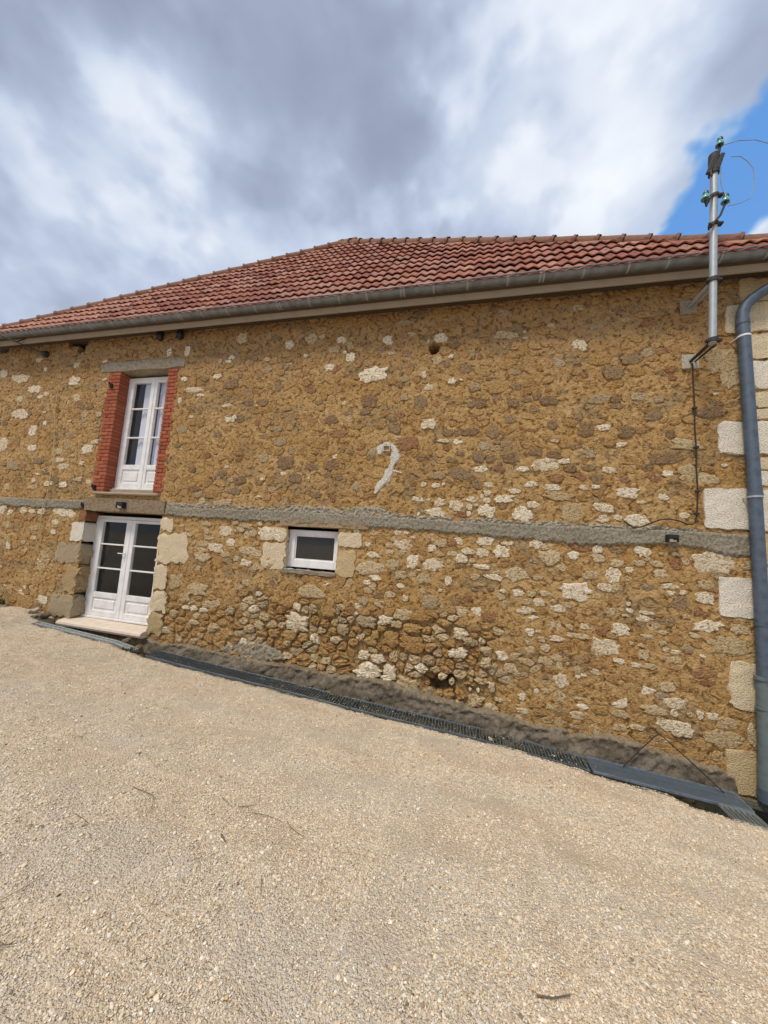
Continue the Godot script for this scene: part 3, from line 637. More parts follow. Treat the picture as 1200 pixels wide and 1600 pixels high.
func placed_stones() -> Array:
	var out := []
	var kinds := [WHITE_STONES, PALE_STONES, DARK_STONES, RED_STONES, OCHRE_STONES, GREY_STONES]
	for kind in 6:
		for q in kinds[kind]:
			var lumpy := rng.randf_range(2.0, 3.4)
			var count := clampi(int(10.0 + (q.z + q.w) * 20.0), 11, 24)
			var poly := PackedVector2Array()
			var seed_ := rng.randf() * 90.0
			var tilt := rng.randf_range(-0.16, 0.16)
			var ragged := 0.42 if kind < 2 else 0.26
			for k in count:
				var a := TAU * (k + rng.randf_range(-0.25, 0.25)) / count
				var r := pow(pow(absf(cos(a)), lumpy) + pow(absf(sin(a)), lumpy), -1.0 / lumpy)
				r *= 1.0 + ragged * grain.get_noise_2d(cos(a) * 0.16 + seed_, sin(a) * 0.16) + rng.randf_range(-0.17, 0.10)
				poly.append(Vector2(cos(a) * r * q.z * 0.50, sin(a) * r * q.w * 0.52).rotated(tilt))
			var m := rubble(q.x, q.y)
			out.append({"at": Vector2(q.x, q.y), "poly": poly, "kind": kind, "hand": true, "seed": seed_, "size": Vector2(q.z, q.w), "area": q.z * q.w * 0.8,
				"height": lerpf(rng.randf_range(0.006, 0.014), rng.randf_range(0.04, 0.07), m), "base": lie(q.x, q.y) + 0.002 - 0.05 * m})
	return out


func filling_stones(fixed: Array) -> Array:
	# cells between scattered points, wider than high, shrunk and roughened into stones
	var dx := 0.175
	var dy := 0.112
	var flat_ := 1.45
	var seeds := PackedVector2Array()
	var own := PackedInt32Array()
	for f in fixed:
		var nx := maxi(1, int(f.size.x / 0.1))
		var nz := maxi(1, int(f.size.y / 0.07))
		for a in nx:
			for b in nz:
				seeds.append(Vector2(f.at.x + f.size.x * ((a + 0.5) / nx - 0.5) * 0.9, (f.at.y + f.size.y * ((b + 0.5) / nz - 0.5) * 0.9) * flat_))
				own.append(0)
	var held := {}
	for k in seeds.size():
		var cell := Vector2i(floori(seeds[k].x / 0.2), floori(seeds[k].y / 0.2))
		if not held.has(cell):
			held[cell] = []
		held[cell].append(k)
	var row := 0
	var y := -0.35
	while y < 6.9:
		var x := -10.6 + (0.5 * dx if row % 2 else 0.0)
		while x < 3.7:
			var p := Vector2(x + rng.randf_range(-0.38, 0.38) * dx, y + rng.randf_range(-0.34, 0.34) * dy)
			var fine := true
			for r in KEEP_OUT:
				if inside(p, r, -0.01):
					fine = false
					break
			if rng.randf() < 0.17:
				fine = false
			if fine:
				var q := Vector2(p.x, p.y * flat_)
				var cell := Vector2i(floori(q.x / 0.2), floori(q.y / 0.2))
				for a in [-1, 0, 1]:
					for b in [-1, 0, 1]:
						for k in held.get(cell + Vector2i(a, b), []):
							if fine and own[k] == 0 and seeds[k].distance_squared_to(q) < 0.0072:
								fine = false
				if fine:
					seeds.append(q)
					own.append(1)
					if not held.has(cell):
						held[cell] = []
					held[cell].append(seeds.size() - 1)
			x += dx
		y += dy
		row += 1
	var out := []
	for k in seeds.size():
		if own[k] == 0:
			continue
		var me := seeds[k]
		var poly := PackedVector2Array([me + Vector2(-0.22, -0.22), me + Vector2(0.22, -0.22), me + Vector2(0.22, 0.22), me + Vector2(-0.22, 0.22)])
		var cell := Vector2i(floori(me.x / 0.2), floori(me.y / 0.2))
		for a in [-1, 0, 1, -2, 2]:
			for b in [-1, 0, 1, -2, 2]:
				for j in held.get(cell + Vector2i(a, b), []):
					if j == k:
						continue
					var other := seeds[j]
					if other.distance_squared_to(me) > 0.19:
						continue
					var mid := (me + other) * 0.5
					var d := (other - me)
					var cut := PackedVector2Array()
					for e in poly.size():
						var p1 := poly[e]
						var p2 := poly[(e + 1) % poly.size()]
						var s1 := (p1 - mid).dot(d)
						var s2 := (p2 - mid).dot(d)
						if s1 <= 0.0:
							cut.append(p1)
						if (s1 < 0.0 and s2 > 0.0) or (s1 > 0.0 and s2 < 0.0):
							cut.append(p1.lerp(p2, s1 / (s1 - s2)))
					poly = cut
					if poly.size() < 3:
						break
		if poly.size() < 3:
			continue
		var centre := Vector2.ZERO
		for p in poly:
			centre += p
		centre /= poly.size()
		var at := Vector2(centre.x, centre.y / flat_)
		var m := rubble(at.x, at.y)
		if m < 0.3 and rng.randf() < 0.16 or hollow(at.x, at.y) > 0.15 and rng.randf() < 0.7:
			continue
		var shrink := rng.randf_range(0.72, 0.97) if m < 0.4 else rng.randf_range(0.86, 0.99)
		var soft := PackedVector2Array()
		for e in poly.size():
			var p1 := poly[e]
			var p2 := poly[(e + 1) % poly.size()]
			if p1.distance_to(p2) > 0.03:
				soft.append(p1.lerp(p2, 0.28))
				soft.append(p1.lerp(p2, 0.72))
			else:
				soft.append(p1.lerp(p2, 0.5))
		var done := PackedVector2Array()
		var seed_ := rng.randf() * 90.0
		for p in soft:
			var rel := (Vector2(p.x, p.y / flat_) - at) * shrink
			rel *= rng.randf_range(0.90, 1.06) + 0.30 * grain.get_noise_2d((at.x + rel.x) * 2.2, (at.y + rel.y) * 2.2 + seed_)
			var where := at + rel
			for r in KEEP_OUT:
				if inside(where, r):
					var gaps := [where.x - r[0], r[1] - where.x, where.y - r[2], r[3] - where.y]
					match gaps.find(gaps.min()):
						0: where.x = r[0]
						1: where.x = r[1]
						2: where.y = r[2]
						3: where.y = r[3]
			done.append(where - at)
		var area := 0.0
		var lo := Vector2.ONE
		var hi := -Vector2.ONE
		for e in done.size():
			area += 0.5 * done[e].cross(done[(e + 1) % done.size()])
			lo = lo.min(done[e])
			hi = hi.max(done[e])
		if absf(area) < 0.0012:
			continue
		var kind := 6
		var roll := rng.randf()
		var low := at.y < 2.85
		var bare := m > 0.4
		if bare and at.x < -2.9:
			kind = 5 if roll < 0.16 else (1 if roll < 0.60 else (4 if roll < 0.70 else (0 if roll < 0.74 else 6)))
		elif bare:
			kind = 5 if roll < 0.14 else (1 if roll < 0.40 else (4 if roll < 0.62 else (0 if roll < 0.66 else 6)))
		elif low:
			kind = 1 if roll < 0.15 else (0 if roll < 0.18 else (5 if roll < 0.21 else (4 if roll < 0.38 else (2 if roll < 0.41 else 6))))
		else:
			kind = 2 if roll < 0.10 else (5 if roll < 0.13 else (4 if roll < 0.28 else (3 if roll < 0.29 else (1 if roll < 0.30 else 6))))
		out.append({"at": at, "poly": done, "kind": kind, "hand": false, "seed": seed_, "size": hi - lo, "area": absf(area),
			"height": lerpf(rng.randf_range(0.001, 0.008), rng.randf_range(0.035, 0.075), clampf(m * 1.3, 0.0, 1.0)), "base": lie(at.x, at.y) + rng.randf_range(-0.011, 0.004) - 0.065 * m - 0.8 * hollow(at.x, at.y)})
	return out


func lines(from: float, to: float, step: float, fixed: Array) -> PackedFloat32Array:
	var out := PackedFloat32Array()
	var x := from
	while x < to - step * 0.5:
		out.append(x)
		x += step
	out.append(to)
	for f in fixed:                                # the nearest line moves onto the edge of an opening
		var best := 0
		for k in out.size():
			if absf(out[k] - f) < absf(out[best] - f):
				best = k
		out[best] = f
	return out


func wall(house: Node3D) -> void:
	var stones := placed_stones()
	stones.append_array(filling_stones(stones))
	var ex := []
	var ey := []
	for o in OPENINGS:
		ex.append_array([o[0], o[1]])
		ey.append_array([o[2], o[3]])
	var xs := lines(-10.62, -5.0, 0.028, [ex[0], ex[1], ex[2], ex[3]])
	xs.append_array(lines(-4.98, 4.12, 0.02, [ex[4], ex[5]]))
	var ys := lines(-0.4, 7.0, 0.02, ey)
	var nx := xs.size()
	var ny := ys.size()
	var z := PackedFloat32Array()
	z.resize(nx * ny)
	var cols := PackedColorArray()
	cols.resize(nx * ny)
	for a in nx:
		var x := xs[a]
		for b in ny:
			var y := ys[b]
			var m := rubble(x, y)
			var deep := hollow(x, y)
			var f := grain.get_noise_2d(x * 1.3, y * 1.3)
			var ff := grain.get_noise_2d(x * 4.0 + 31.0, y * 4.0)
			z[a * ny + b] = lie(x, y) + 0.007 * f + 0.0055 * ff - m * (0.06 + 0.03 * f) - deep
			var t := clampf(0.5 + 0.9 * broad.get_noise_2d(x * 0.7 + 5.0, y * 1.1) + 0.5 * f, 0.0, 1.0)
			var c := Color(0.40, 0.234, 0.082).lerp(Color(0.485, 0.322, 0.142), t)
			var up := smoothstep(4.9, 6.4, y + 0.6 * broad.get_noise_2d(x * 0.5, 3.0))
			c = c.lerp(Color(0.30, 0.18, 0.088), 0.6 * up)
			var soil := smoothstep(0.18, 0.42, broad.get_noise_2d(x * 0.9 - 30.0, y * 1.3)) * 0.5
			c = c.lerp(Color(0.22, 0.165, 0.10), soil)
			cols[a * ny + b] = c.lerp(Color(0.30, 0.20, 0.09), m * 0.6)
	# open joints: the mortar sinks beside some of the stones and lies under the middle of each
	for s in stones:
		var poly: PackedVector2Array = s.poly
		var count := poly.size()
		var reach := Vector2.ZERO
		for p in poly:
			reach = reach.max(p.abs())
		reach += Vector2(0.03, 0.03)
		var a0 := xs.bsearch(s.at.x - reach.x)
		var a1 := xs.bsearch(s.at.x + reach.x)
		var b0 := ys.bsearch(s.at.y - reach.y)
		var b1 := ys.bsearch(s.at.y + reach.y)
		var radii := PackedFloat32Array()
		radii.resize(24)
		for k in 24:                               # how far the outline reaches in 24 directions
			var d := Vector2.from_angle(TAU * k / 24.0)
			var far := 0.02
			for e in count:
				var p1 := poly[e]
				var p2 := poly[(e + 1) % count]
				var den := d.cross(p2 - p1)
				if absf(den) > 1e-9:
					var t: float = p1.cross(p2 - p1) / den
					var u: float = p1.cross(d) / den
					if t > 0.0 and u >= 0.0 and u <= 1.0:
						far = maxf(far, t)
			radii[k] = far
		for a in range(a0, mini(a1, nx)):
			for b in range(b0, mini(b1, ny)):
				var d: Vector2 = Vector2(xs[a], ys[b]) - s.at
				var l := d.length()
				var turn := fposmod(d.angle(), TAU) / TAU * 24.0
				var k := int(turn) % 24
				var gap: float = l - lerpf(radii[k], radii[(k + 1) % 24], turn - floorf(turn))
				if gap < -0.02:
					z[a * ny + b] = minf(z[a * ny + b], s.base - 0.01 + (0.0 if s.hand else 0.016))
				elif gap < 0.022:
					var open := smoothstep(-0.05, 0.35, broad.get_noise_2d(xs[a] * 3.0 + s.seed, ys[b] * 3.0 - s.seed))
					z[a * ny + b] -= 0.016 * open * (1.0 - absf(gap) / 0.024)
	var g := Geo.new()
	g.v.resize(nx * ny); g.n.resize(nx * ny); g.uv.resize(nx * ny)
	for a in nx:
		for b in ny:
			var k := a * ny + b
			g.v[k] = Vector3(xs[a], ys[b], z[k])
			g.uv[k] = Vector2(xs[a], ys[b])
			var a1 := mini(a + 1, nx - 1)
			var a0 := maxi(a - 1, 0)
			var b1 := mini(b + 1, ny - 1)
			var b0 := maxi(b - 1, 0)
			g.n[k] = Vector3(-(z[a1 * ny + b] - z[a0 * ny + b]) / (xs[a1] - xs[a0]), -(z[a * ny + b1] - z[a * ny + b0]) / (ys[b1] - ys[b0]), 1.0).normalized()
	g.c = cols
	for a in nx - 1:
		for b in ny - 1:
			var mid := Vector2(xs[a] + xs[a + 1], ys[b] + ys[b + 1]) * 0.5
			var cut := false
			for o in OPENINGS:
				if inside(mid, o):
					cut = true
			if not cut:
				var k := a * ny + b
				g.i.append_array([k, k + 1, k + ny, k + 1, k + ny + 1, k + ny])
	var face := obj("wall", g, M["mortar"], house)
	tag(face, "ochre mortared rubble front wall")
	# the other three sides of the house, and the dark behind the open eaves
	var back := Geo.new()
	back.tint = Color(0.34, 0.21, 0.085)
	back.span(-10.62, -10.22, -0.6, 6.62, -4.6, -0.42, 0.01)
	back.span(3.72, 4.12, -0.6, 6.62, -4.6, -0.42, 0.01)
	back.span(-10.62, 4.12, -0.6, 6.62, -5.0, -4.61, 0.01)
	obj("rear_wall", back, M["mortar"], house)
	# stones: the largest three hundred in view are pieces of their own, the rest are one part
	var eye := Vector2(0, UP)
	for s in stones:
		s.color = stone_color(s.kind)
		s.rank = s.area / (s.at.distance_squared_to(eye) + 28.0) * (1.6 if s.hand else 1.0)
	stones.sort_custom(func(p, q): return p.rank > q.rank)
	var rest := Geo.new()
	for k in stones.size():
		if k < 300:
			var one := Geo.new()
			build_stone(one, stones[k])
			obj("stone", one, M["stone"], face)
		else:
			build_stone(rest, stones[k])
	tag(obj("small_stones", rest, M["stone"], face), "", "", "", "stuff")
	print("stones ", stones.size(), " wall vertices ", nx * ny)


# a rough sheet on the wall between two ragged edges
func render_strip(x0: float, x1: float, low: Callable, high: Callable, out: Callable, step: float, rows: int, color: Callable) -> Geo:
	var g := Geo.new()
	var n := int((x1 - x0) / step)
	for k in n + 1:
		var x := lerpf(x0, x1, float(k) / n)
		var y0: float = low.call(x)
		var y1: float = high.call(x)
		var s0: float = (low.call(x - 0.13) + low.call(x - 0.06) + y0 + low.call(x + 0.06) + low.call(x + 0.13)) / 5.0
		var s1: float = (high.call(x - 0.13) + high.call(x - 0.06) + y1 + high.call(x + 0.06) + high.call(x + 0.13)) / 5.0
		for r in rows + 1:
			var t := float(r) / rows
			var y := lerpf(s0, s1, t) + (y1 - s1) * smoothstep(0.78, 1.0, t) + (y0 - s0) * (1.0 - smoothstep(0.0, 0.22, t))
			g.tint = color.call(x, y, t)
			g.vert(Vector3(x, y, out.call(x, y, t)), Vector3.BACK, Vector2(x, y))
	for k in n:
		for r in rows:
			var a := k * (rows + 1) + r
			g.quad(a, a + 1, a + rows + 2, a + rows + 1)
	g.smooth(0, 0)
	return g


func concrete(house: Node3D) -> void:
	var ragged := func(x: float, s: float) -> float: return 0.030 * grain.get_noise_2d(x * 0.8 + s, s) + 0.018 * grain.get_noise_2d(x * 3.1 + s, s + 9.0)
	var edge := func(t: float) -> float: return smoothstep(0.0, 0.10, t) * (1.0 - smoothstep(0.90, 1.0, t))
	var band_color := func(x: float, y: float, _t: float) -> Color: return Color(0.275, 0.245, 0.185).lerp(Color(0.33, 0.30, 0.24), clampf(0.5 + broad.get_noise_2d(x * 1.5, y * 4.0), 0.0, 1.0))
	for r in [[-10.6, -7.34], [-5.43, 3.62]]:
		var g := render_strip(r[0], r[1],
			func(x: float) -> float: return curve(BAND_X, BAND_BOTTOM, x) + 1.9 * ragged.call(x, 4.0),
			func(x: float) -> float: return curve(BAND_X, BAND_TOP, x) + 0.5 * ragged.call(x, 60.0),
			func(x: float, y: float, t: float) -> float: return -0.03 + (0.058 + 0.014 * grain.get_noise_2d(x * 1.2, y * 1.2) + 0.003 * grain.get_noise_2d(x * 3.0, y * 3.0)) * edge.call(t),
			0.02, 16, band_color)
		tag(obj("concrete_band", g, M["cement"], house), "rough grey concrete band along the wall at floor level")
	# the cement that ran out over the top of the band
	var top := func(x: float) -> float:
		return curve(BAND_X, BAND_TOP, x) + maxf(-0.03, curve([-5.4, -4.46, -3.55, -2.7, -2.13, -1.4, -1.1, -0.26, 0.66, 1.51, 2.4, 3.0], [0.10, 0.09, 0.07, 0.11, 0.09, 0.18, 0.06, 0.045, 0.05, 0.03, 0.05, 0.02], x) + 1.6 * ragged.call(x, 33.0))
	var splash := render_strip(-5.43, 3.0,
		func(x: float) -> float: return curve(BAND_X, BAND_TOP, x) - 0.05, top,
		func(x: float, y: float, t: float) -> float: return -0.035 + (0.046 + 0.035 * grain.get_noise_2d(x * 1.3, y * 2.0) + 0.008 * grain.get_noise_2d(x * 3.0, y * 3.0)) * (1.0 - smoothstep(0.85, 1.0, t)),
		0.015, 12,
		func(x: float, y: float, _t: float) -> Color: return Color(0.33, 0.30, 0.235).lerp(Color(0.47, 0.43, 0.35), clampf(0.4 + 1.2 * grain.get_noise_2d(x * 1.2, y * 1.2), 0.0, 1.0)))
	obj("cement_ridge", splash, M["cement"], house)
	var plinth := render_strip(-5.45, 3.24,
		func(x: float) -> float: return curve(EDGE_X, EDGE_Y, x) - 0.22,
		func(x: float) -> float: return curve(PLINTH_X, PLINTH_TOP, x) + 0.05 * grain.get_noise_2d(x * 0.35, 80.0) + 0.02 * grain.get_noise_2d(x * 0.9, 20.0),
		func(x: float, y: float, t: float) -> float:
			var swell := 0.105 - 0.06 * smoothstep(0.35, 0.9, t) + 0.05 * broad.get_noise_2d(x * 1.6, y * 2.5) + 0.030 * grain.get_noise_2d(x * 0.8, y * 1.0) + 0.002 * grain.get_noise_2d(x * 2.5, y * 2.5)
			return lerpf(-0.09 if x < 0.5 and x > -5.0 else -0.02, maxf(swell, 0.015), 1.0 - smoothstep(0.95, 1.0, t)),
		0.02, 26,
		func(x: float, y: float, t: float) -> Color:
			var c := Color(0.105, 0.083, 0.058).lerp(Color(0.20, 0.17, 0.13), clampf(0.45 + 1.3 * broad.get_noise_2d(x * 1.3, y * 3.0) + 0.7 * grain.get_noise_2d(x, y), 0.0, 1.0))
			c = c.lerp(Color(0.30, 0.24, 0.16), 0.7 * smoothstep(0.80, 0.97, t + 0.2 * grain.get_noise_2d(x, y + 4.0)))
			return c.lerp(Color(0.17, 0.165, 0.10), 0.6 * (1.0 - smoothstep(0.30, 0.50, t))))
	tag(obj("plinth", plinth, M["damp_cement"], house), "dark damp cement plinth along the foot of the wall")
	# pale smear of cement on the rubble
	var smear := render_strip(-3.95, -2.74,
		func(x: float) -> float: return 0.70 - 0.10 * sin((x + 3.95) * 2.6) + 2.0 * ragged.call(x, 11.0),
		func(x: float) -> float: return 0.74 + 0.20 * sin((x + 3.95) * 2.6) + 3.0 * ragged.call(x, 21.0),
		func(x: float, y: float, t: float) -> float: return -0.10 + (0.10 + 0.03 * grain.get_noise_2d(x * 1.2, y * 1.2)) * edge.call(t),
		0.02, 12, func(x: float, y: float, _t: float) -> Color: return Color(0.36, 0.32, 0.24).lerp(Color(0.30, 0.27, 0.22), clampf(0.5 + grain.get_noise_2d(x, y), 0.0, 1.0)))
	obj("cement_smear", smear, M["cement"], house)
	# the plaster chased into the wall round a small metal box, like a figure two
	var spine := [Vector2(-1.43, 3.46), Vector2(-1.36, 3.58), Vector2(-1.27, 3.70), Vector2(-1.20, 3.83), Vector2(-1.165, 3.95), Vector2(-1.12, 4.06), Vector2(-1.15, 4.17), Vector2(-1.20, 4.25), Vector2(-1.30, 4.29), Vector2(-1.375, 4.22), Vector2(-1.40, 4.10)]
	var wide := [0.040, 0.070, 0.092, 0.066, 0.06, 0.098, 0.080, 0.052, 0.045, 0.055, 0.040]
	var pl := Geo.new()
	for k in 41:
		var f := k / 40.0 * (spine.size() - 1)
		var j := mini(int(f), spine.size() - 2)
		var p: Vector2 = spine[j].lerp(spine[j + 1], f - j)
		var d: Vector2 = (spine[j + 1] - spine[j]).normalized().orthogonal()
		var half := lerpf(wide[j], wide[j + 1], f - j) * (1.0 + 0.8 * grain.get_noise_2d(f * 0.05, 2.0)) * (0.6 if k == 0 or k == 40 else 1.0)
		for r in 7:
			var t := r / 6.0 * 2.0 - 1.0
			var q := p + d * half * t * (1.0 + 0.5 * grain.get_noise_2d(f * 0.08, t * 3.0))
			pl.vert(Vector3(q.x, q.y, lie(q.x, q.y) + (0.020 if absf(t) < 0.9 else -0.02) + 0.012 * grain.get_noise_2d(q.x * 2.0, q.y * 2.0)), Vector3.BACK, q)
	for k in 40:
		for r in 6:
			pl.quad(k * 7 + r, k * 7 + r + 1, k * 7 + r + 8, k * 7 + r + 7)
	pl.smooth(0, 0)
	var spur := pl.v.size()
	var si := pl.i.size()
	for k in 9:
		for r in 5:
			var t := r / 4.0 * 2.0 - 1.0
			var q := Vector2(-1.20 + k * 0.025, 3.845 - 0.012 * k * 0.5 + t * 0.04 * (1.0 - k / 12.0))
			pl.vert(Vector3(q.x, q.y, lie(q.x, q.y) + (0.017 if absf(t) < 0.9 else -0.02) + 0.01 * grain.get_noise_2d(q.x * 2.0, q.y * 2.0)), Vector3.BACK, q)
	for k in 8:
		for r in 4:
			pl.quad(spur + k * 5 + r, spur + k * 5 + r + 1, spur + k * 5 + r + 6, spur + k * 5 + r + 5)
	pl.smooth(spur, si)
	var plaster := obj("plaster_patch", pl, M["plaster"], house)
	tag(plaster, "white plaster streak shaped like a two in the wall")
	var bx := Geo.new()
	for q in [[-1.335, -1.225, 4.235, 4.25], [-1.335, -1.225, 4.15, 4.16], [-1.335, -1.325, 4.16, 4.235], [-1.235, -1.225, 4.16, 4.235]]:
		bx.span(q[0], q[1], q[2], q[3], -0.01, 0.03, 0.002)
	obj("box_frame", bx, M["plaster"], plaster)


func rough_block(x0: float, x1: float, y0: float, y1: float, z0: float, z1: float, chip: float, color: Color, seed_: float) -> Geo:
	# a dressed stone with a picked face and worn edges
	var g := Geo.new()
	g.tint = color
	var nx := clampi(int((x1 - x0) / 0.045), 3, 14)
	var ny := clampi(int((y1 - y0) / 0.045), 3, 14)
	var nz := 4
	for face in 5:
		var fv := g.v.size()
		var fi := g.i.size()
		var na := nx if face == 0 or face > 2 else nz
		var nb := ny if face < 3 else nz
		for a in na + 1:
			for b in nb + 1:
				var u := float(a) / na
				var w := float(b) / nb
				var p: Vector3
				match face:
					0: p = Vector3(lerpf(x0, x1, u), lerpf(y0, y1, w), z1)
					1: p = Vector3(x0, lerpf(y0, y1, w), lerpf(z0, z1, u))
					2: p = Vector3(x1, lerpf(y0, y1, w), lerpf(z0, z1, u))
					3: p = Vector3(lerpf(x0, x1, u), y0, lerpf(z0, z1, w))
					4: p = Vector3(lerpf(x0, x1, u), y1, lerpf(z0, z1, w))
				var hint := [Vector3.BACK, Vector3.LEFT, Vector3.RIGHT, Vector3.DOWN, Vector3.UP][face] as Vector3
				var c := Vector3(x0 + x1, y0 + y1, 0.0) * 0.5
				var e := Vector3(grain.get_noise_3d(p.y * 0.8, p.z * 0.8, seed_), grain.get_noise_3d(p.x * 0.8, p.z * 0.8, seed_ + 20.0), grain.get_noise_3d(p.x * 1.2, p.y * 1.2, seed_ + 40.0))
				var corner := maxf(absf(p.x - c.x) / (x1 - x0) * 2.0, 0.0)
				var corner2 := absf(p.y - c.y) / (y1 - y0) * 2.0
				var round_ := chip * 0.6 * smoothstep(0.8, 1.0, minf(corner, corner2)) + chip * 0.25 * smoothstep(0.9, 1.0, maxf(corner, corner2)) * (1.0 if p.z > z1 - 0.001 else 0.0)
				p.x += e.x * chip * 1.6 - signf(p.x - c.x) * round_ * (1.0 if corner > 0.9 else 0.0)
				p.y += e.y * chip * 1.6 - signf(p.y - c.y) * round_ * (1.0 if corner2 > 0.9 else 0.0)
				p.z += e.z * 0.016 + 0.010 * grain.get_noise_3d(p.x * 3.0, p.y * 3.0, seed_) - 0.35 * round_
				g.vert(p, hint, Vector2(p.x, p.y))
		for a in na:
			for b in nb:
				var k := fv + a * (nb + 1) + b
				g.quad(k, k + 1, k + nb + 2, k + nb + 1)
		g.smooth(fv, fi)
	return g


func dressed_stones(house: Node3D) -> void:
	var white := Color(0.80, 0.755, 0.66)
	var pale := Color(0.72, 0.61, 0.43)
	var warm := Color(0.60, 0.47, 0.27)
	var ochre := Color(0.38, 0.255, 0.11)
	var grey := Color(0.31, 0.235, 0.145)
	var corner := part("corner_stones", house)
	for q in [[3.33, 4.13, 5.78, 6.19, 0.02, pale], [3.60, 4.13, 5.40, 5.75, 0.02, pale], [3.59, 4.13, 4.98, 5.37, 0.03, white], [3.60, 4.13, 4.73, 4.95, 0.03, pale],
		[3.59, 4.13, 4.57, 4.71, 0.02, pale], [3.20, 4.13, 4.10, 4.54, 0.025, white], [3.58, 4.13, 3.90, 4.06, 0.02, pale], [3.58, 4.13, 3.69, 3.88, 0.02, white],
		[3.02, 4.13, 3.12, 3.65, 0.014, white], [3.62, 4.13, 2.70, 3.09, 0.02, warm], [3.15, 3.55, 2.03, 2.52, 0.008, white], [3.57, 4.13, 2.10, 2.67, 0.02, pale],
		[3.56, 4.13, 1.56, 2.07, 0.02, white], [3.22, 4.13, 0.94, 1.52, 0.05, pale], [3.54, 4.13, 0.50, 0.91, 0.02, pale], [3.16, 4.13, -0.02, 0.47, 0.015, warm], [3.5, 4.13, 6.22, 6.55, 0.03, warm]]:
		obj("corner_stone", rough_block(q[0], q[1], q[2], q[3], -0.25, 0.022, q[4], q[5], rng.randf() * 50.0), M["cut_stone"], corner)
	var jamb := part("door_jamb_stones", house)
	for q in [[-7.60, -7.28, 2.34, 2.72, 0.02, white], [-7.90, -7.28, 1.90, 2.31, 0.05, Color(0.42, 0.335, 0.22)], [-7.62, -7.28, 1.33, 1.87, 0.06, Color(0.47, 0.345, 0.18)], [-7.86, -7.27, 0.86, 1.30, 0.06, Color(0.44, 0.36, 0.235)],
		[-7.46, -7.28, 2.74, 2.95, 0.02, Color(0.30, 0.14, 0.06)],
		[-5.48, -5.18, 2.64, 2.90, 0.05, pale], [-5.48, -4.80, 2.06, 2.61, 0.06, pale], [-5.49, -5.19, 1.58, 2.03, 0.05, pale], [-5.50, -5.14, 1.19, 1.56, 0.05, pale], [-5.50, -5.16, 0.78, 1.17, 0.06, Color(0.50, 0.38, 0.205)]]:
		obj("jamb_stone", rough_block(q[0], q[1], q[2], q[3], -0.34, 0.02, q[4], q[5], rng.randf() * 50.0), M["cut_stone"], jamb)
	var small := part("window_jamb_stones", house)
	for q in [[-3.41, -2.91, 2.61, 2.83, 0.025, pale], [-3.34, -2.90, 2.13, 2.58, 0.035, pale], [-1.99, -1.58, 2.57, 2.81, 0.03, pale], [-1.99, -1.67, 2.11, 2.54, 0.03, warm]]:
		obj("jamb_stone", rough_block(q[0], q[1], q[2], q[3], -0.22, 0.016, q[4], q[5], rng.randf() * 50.0), M["cut_stone"], small)
	# lintels and sills
	var brown := Color(0.275, 0.205, 0.135)
	obj("lintel", rough_block(-7.33, -5.41, 2.955, 3.215, -0.30, 0.045, 0.012, brown, 3.0), M["concrete"], house)
	obj("lintel", rough_block(-7.47, -5.40, 5.83, 6.04, -0.30, 0.018, 0.025, Color(0.31, 0.27, 0.20), 7.0), M["concrete"], house)
	obj("lintel", rough_block(-3.05, -1.49, 2.865, 2.985, -0.25, 0.028, 0.010, Color(0.36, 0.27, 0.17), 9.0), M["concrete"], house)


func brick_jambs(house: Node3D) -> void:
	for side in 2:
		var jamb := part("brick_jamb", house)
		var bed := Geo.new()
		bed.tint = Color(0.23, 0.085, 0.048)
		if side == 0:
			bed.span(-7.235, -6.955, 3.29, 5.835, -0.32, -0.006, 0.004)
		else:
			bed.span(-5.765, -5.55, 3.27, 5.835, -0.32, -0.006, 0.004)
		obj("bed_mortar", bed, M["brick"], jamb)
		var y := 3.30
		var course := 0
		while y < 5.80:
			var x0 := -7.245 if side == 0 else -5.772
			var x1 := -6.948 if side == 0 else -5.535
			if side == 0:
				x0 += rng.randf_range(-0.03, 0.02)
			else:
				x1 += rng.randf_range(-0.03, 0.03)
			var cut := lerpf(x0, x1, (0.37 if course % 2 else 0.66) if side == 0 else (0.3 if course % 2 else 0.72))
			for b in [[x0, cut - 0.004], [cut + 0.004, x1]]:
				var g := Geo.new()
				g.tint = Color(0.36, 0.088, 0.040).lerp(Color(0.46, 0.145, 0.068), rng.randf()) * rng.randf_range(0.85, 1.08)
				var out := rng.randf_range(0.004, 0.016)
				g.box(Vector3((b[0] + b[1]) / 2.0, y + 0.034, (-0.20 + out) / 2.0), Vector3(b[1] - b[0], rng.randf_range(0.061, 0.067), 0.20 + out), 0.007, Basis(Vector3.BACK, rng.randf_range(-0.02, 0.02)))
				obj("brick", g, M["brick"], jamb)
			y += 0.0742
			course += 1


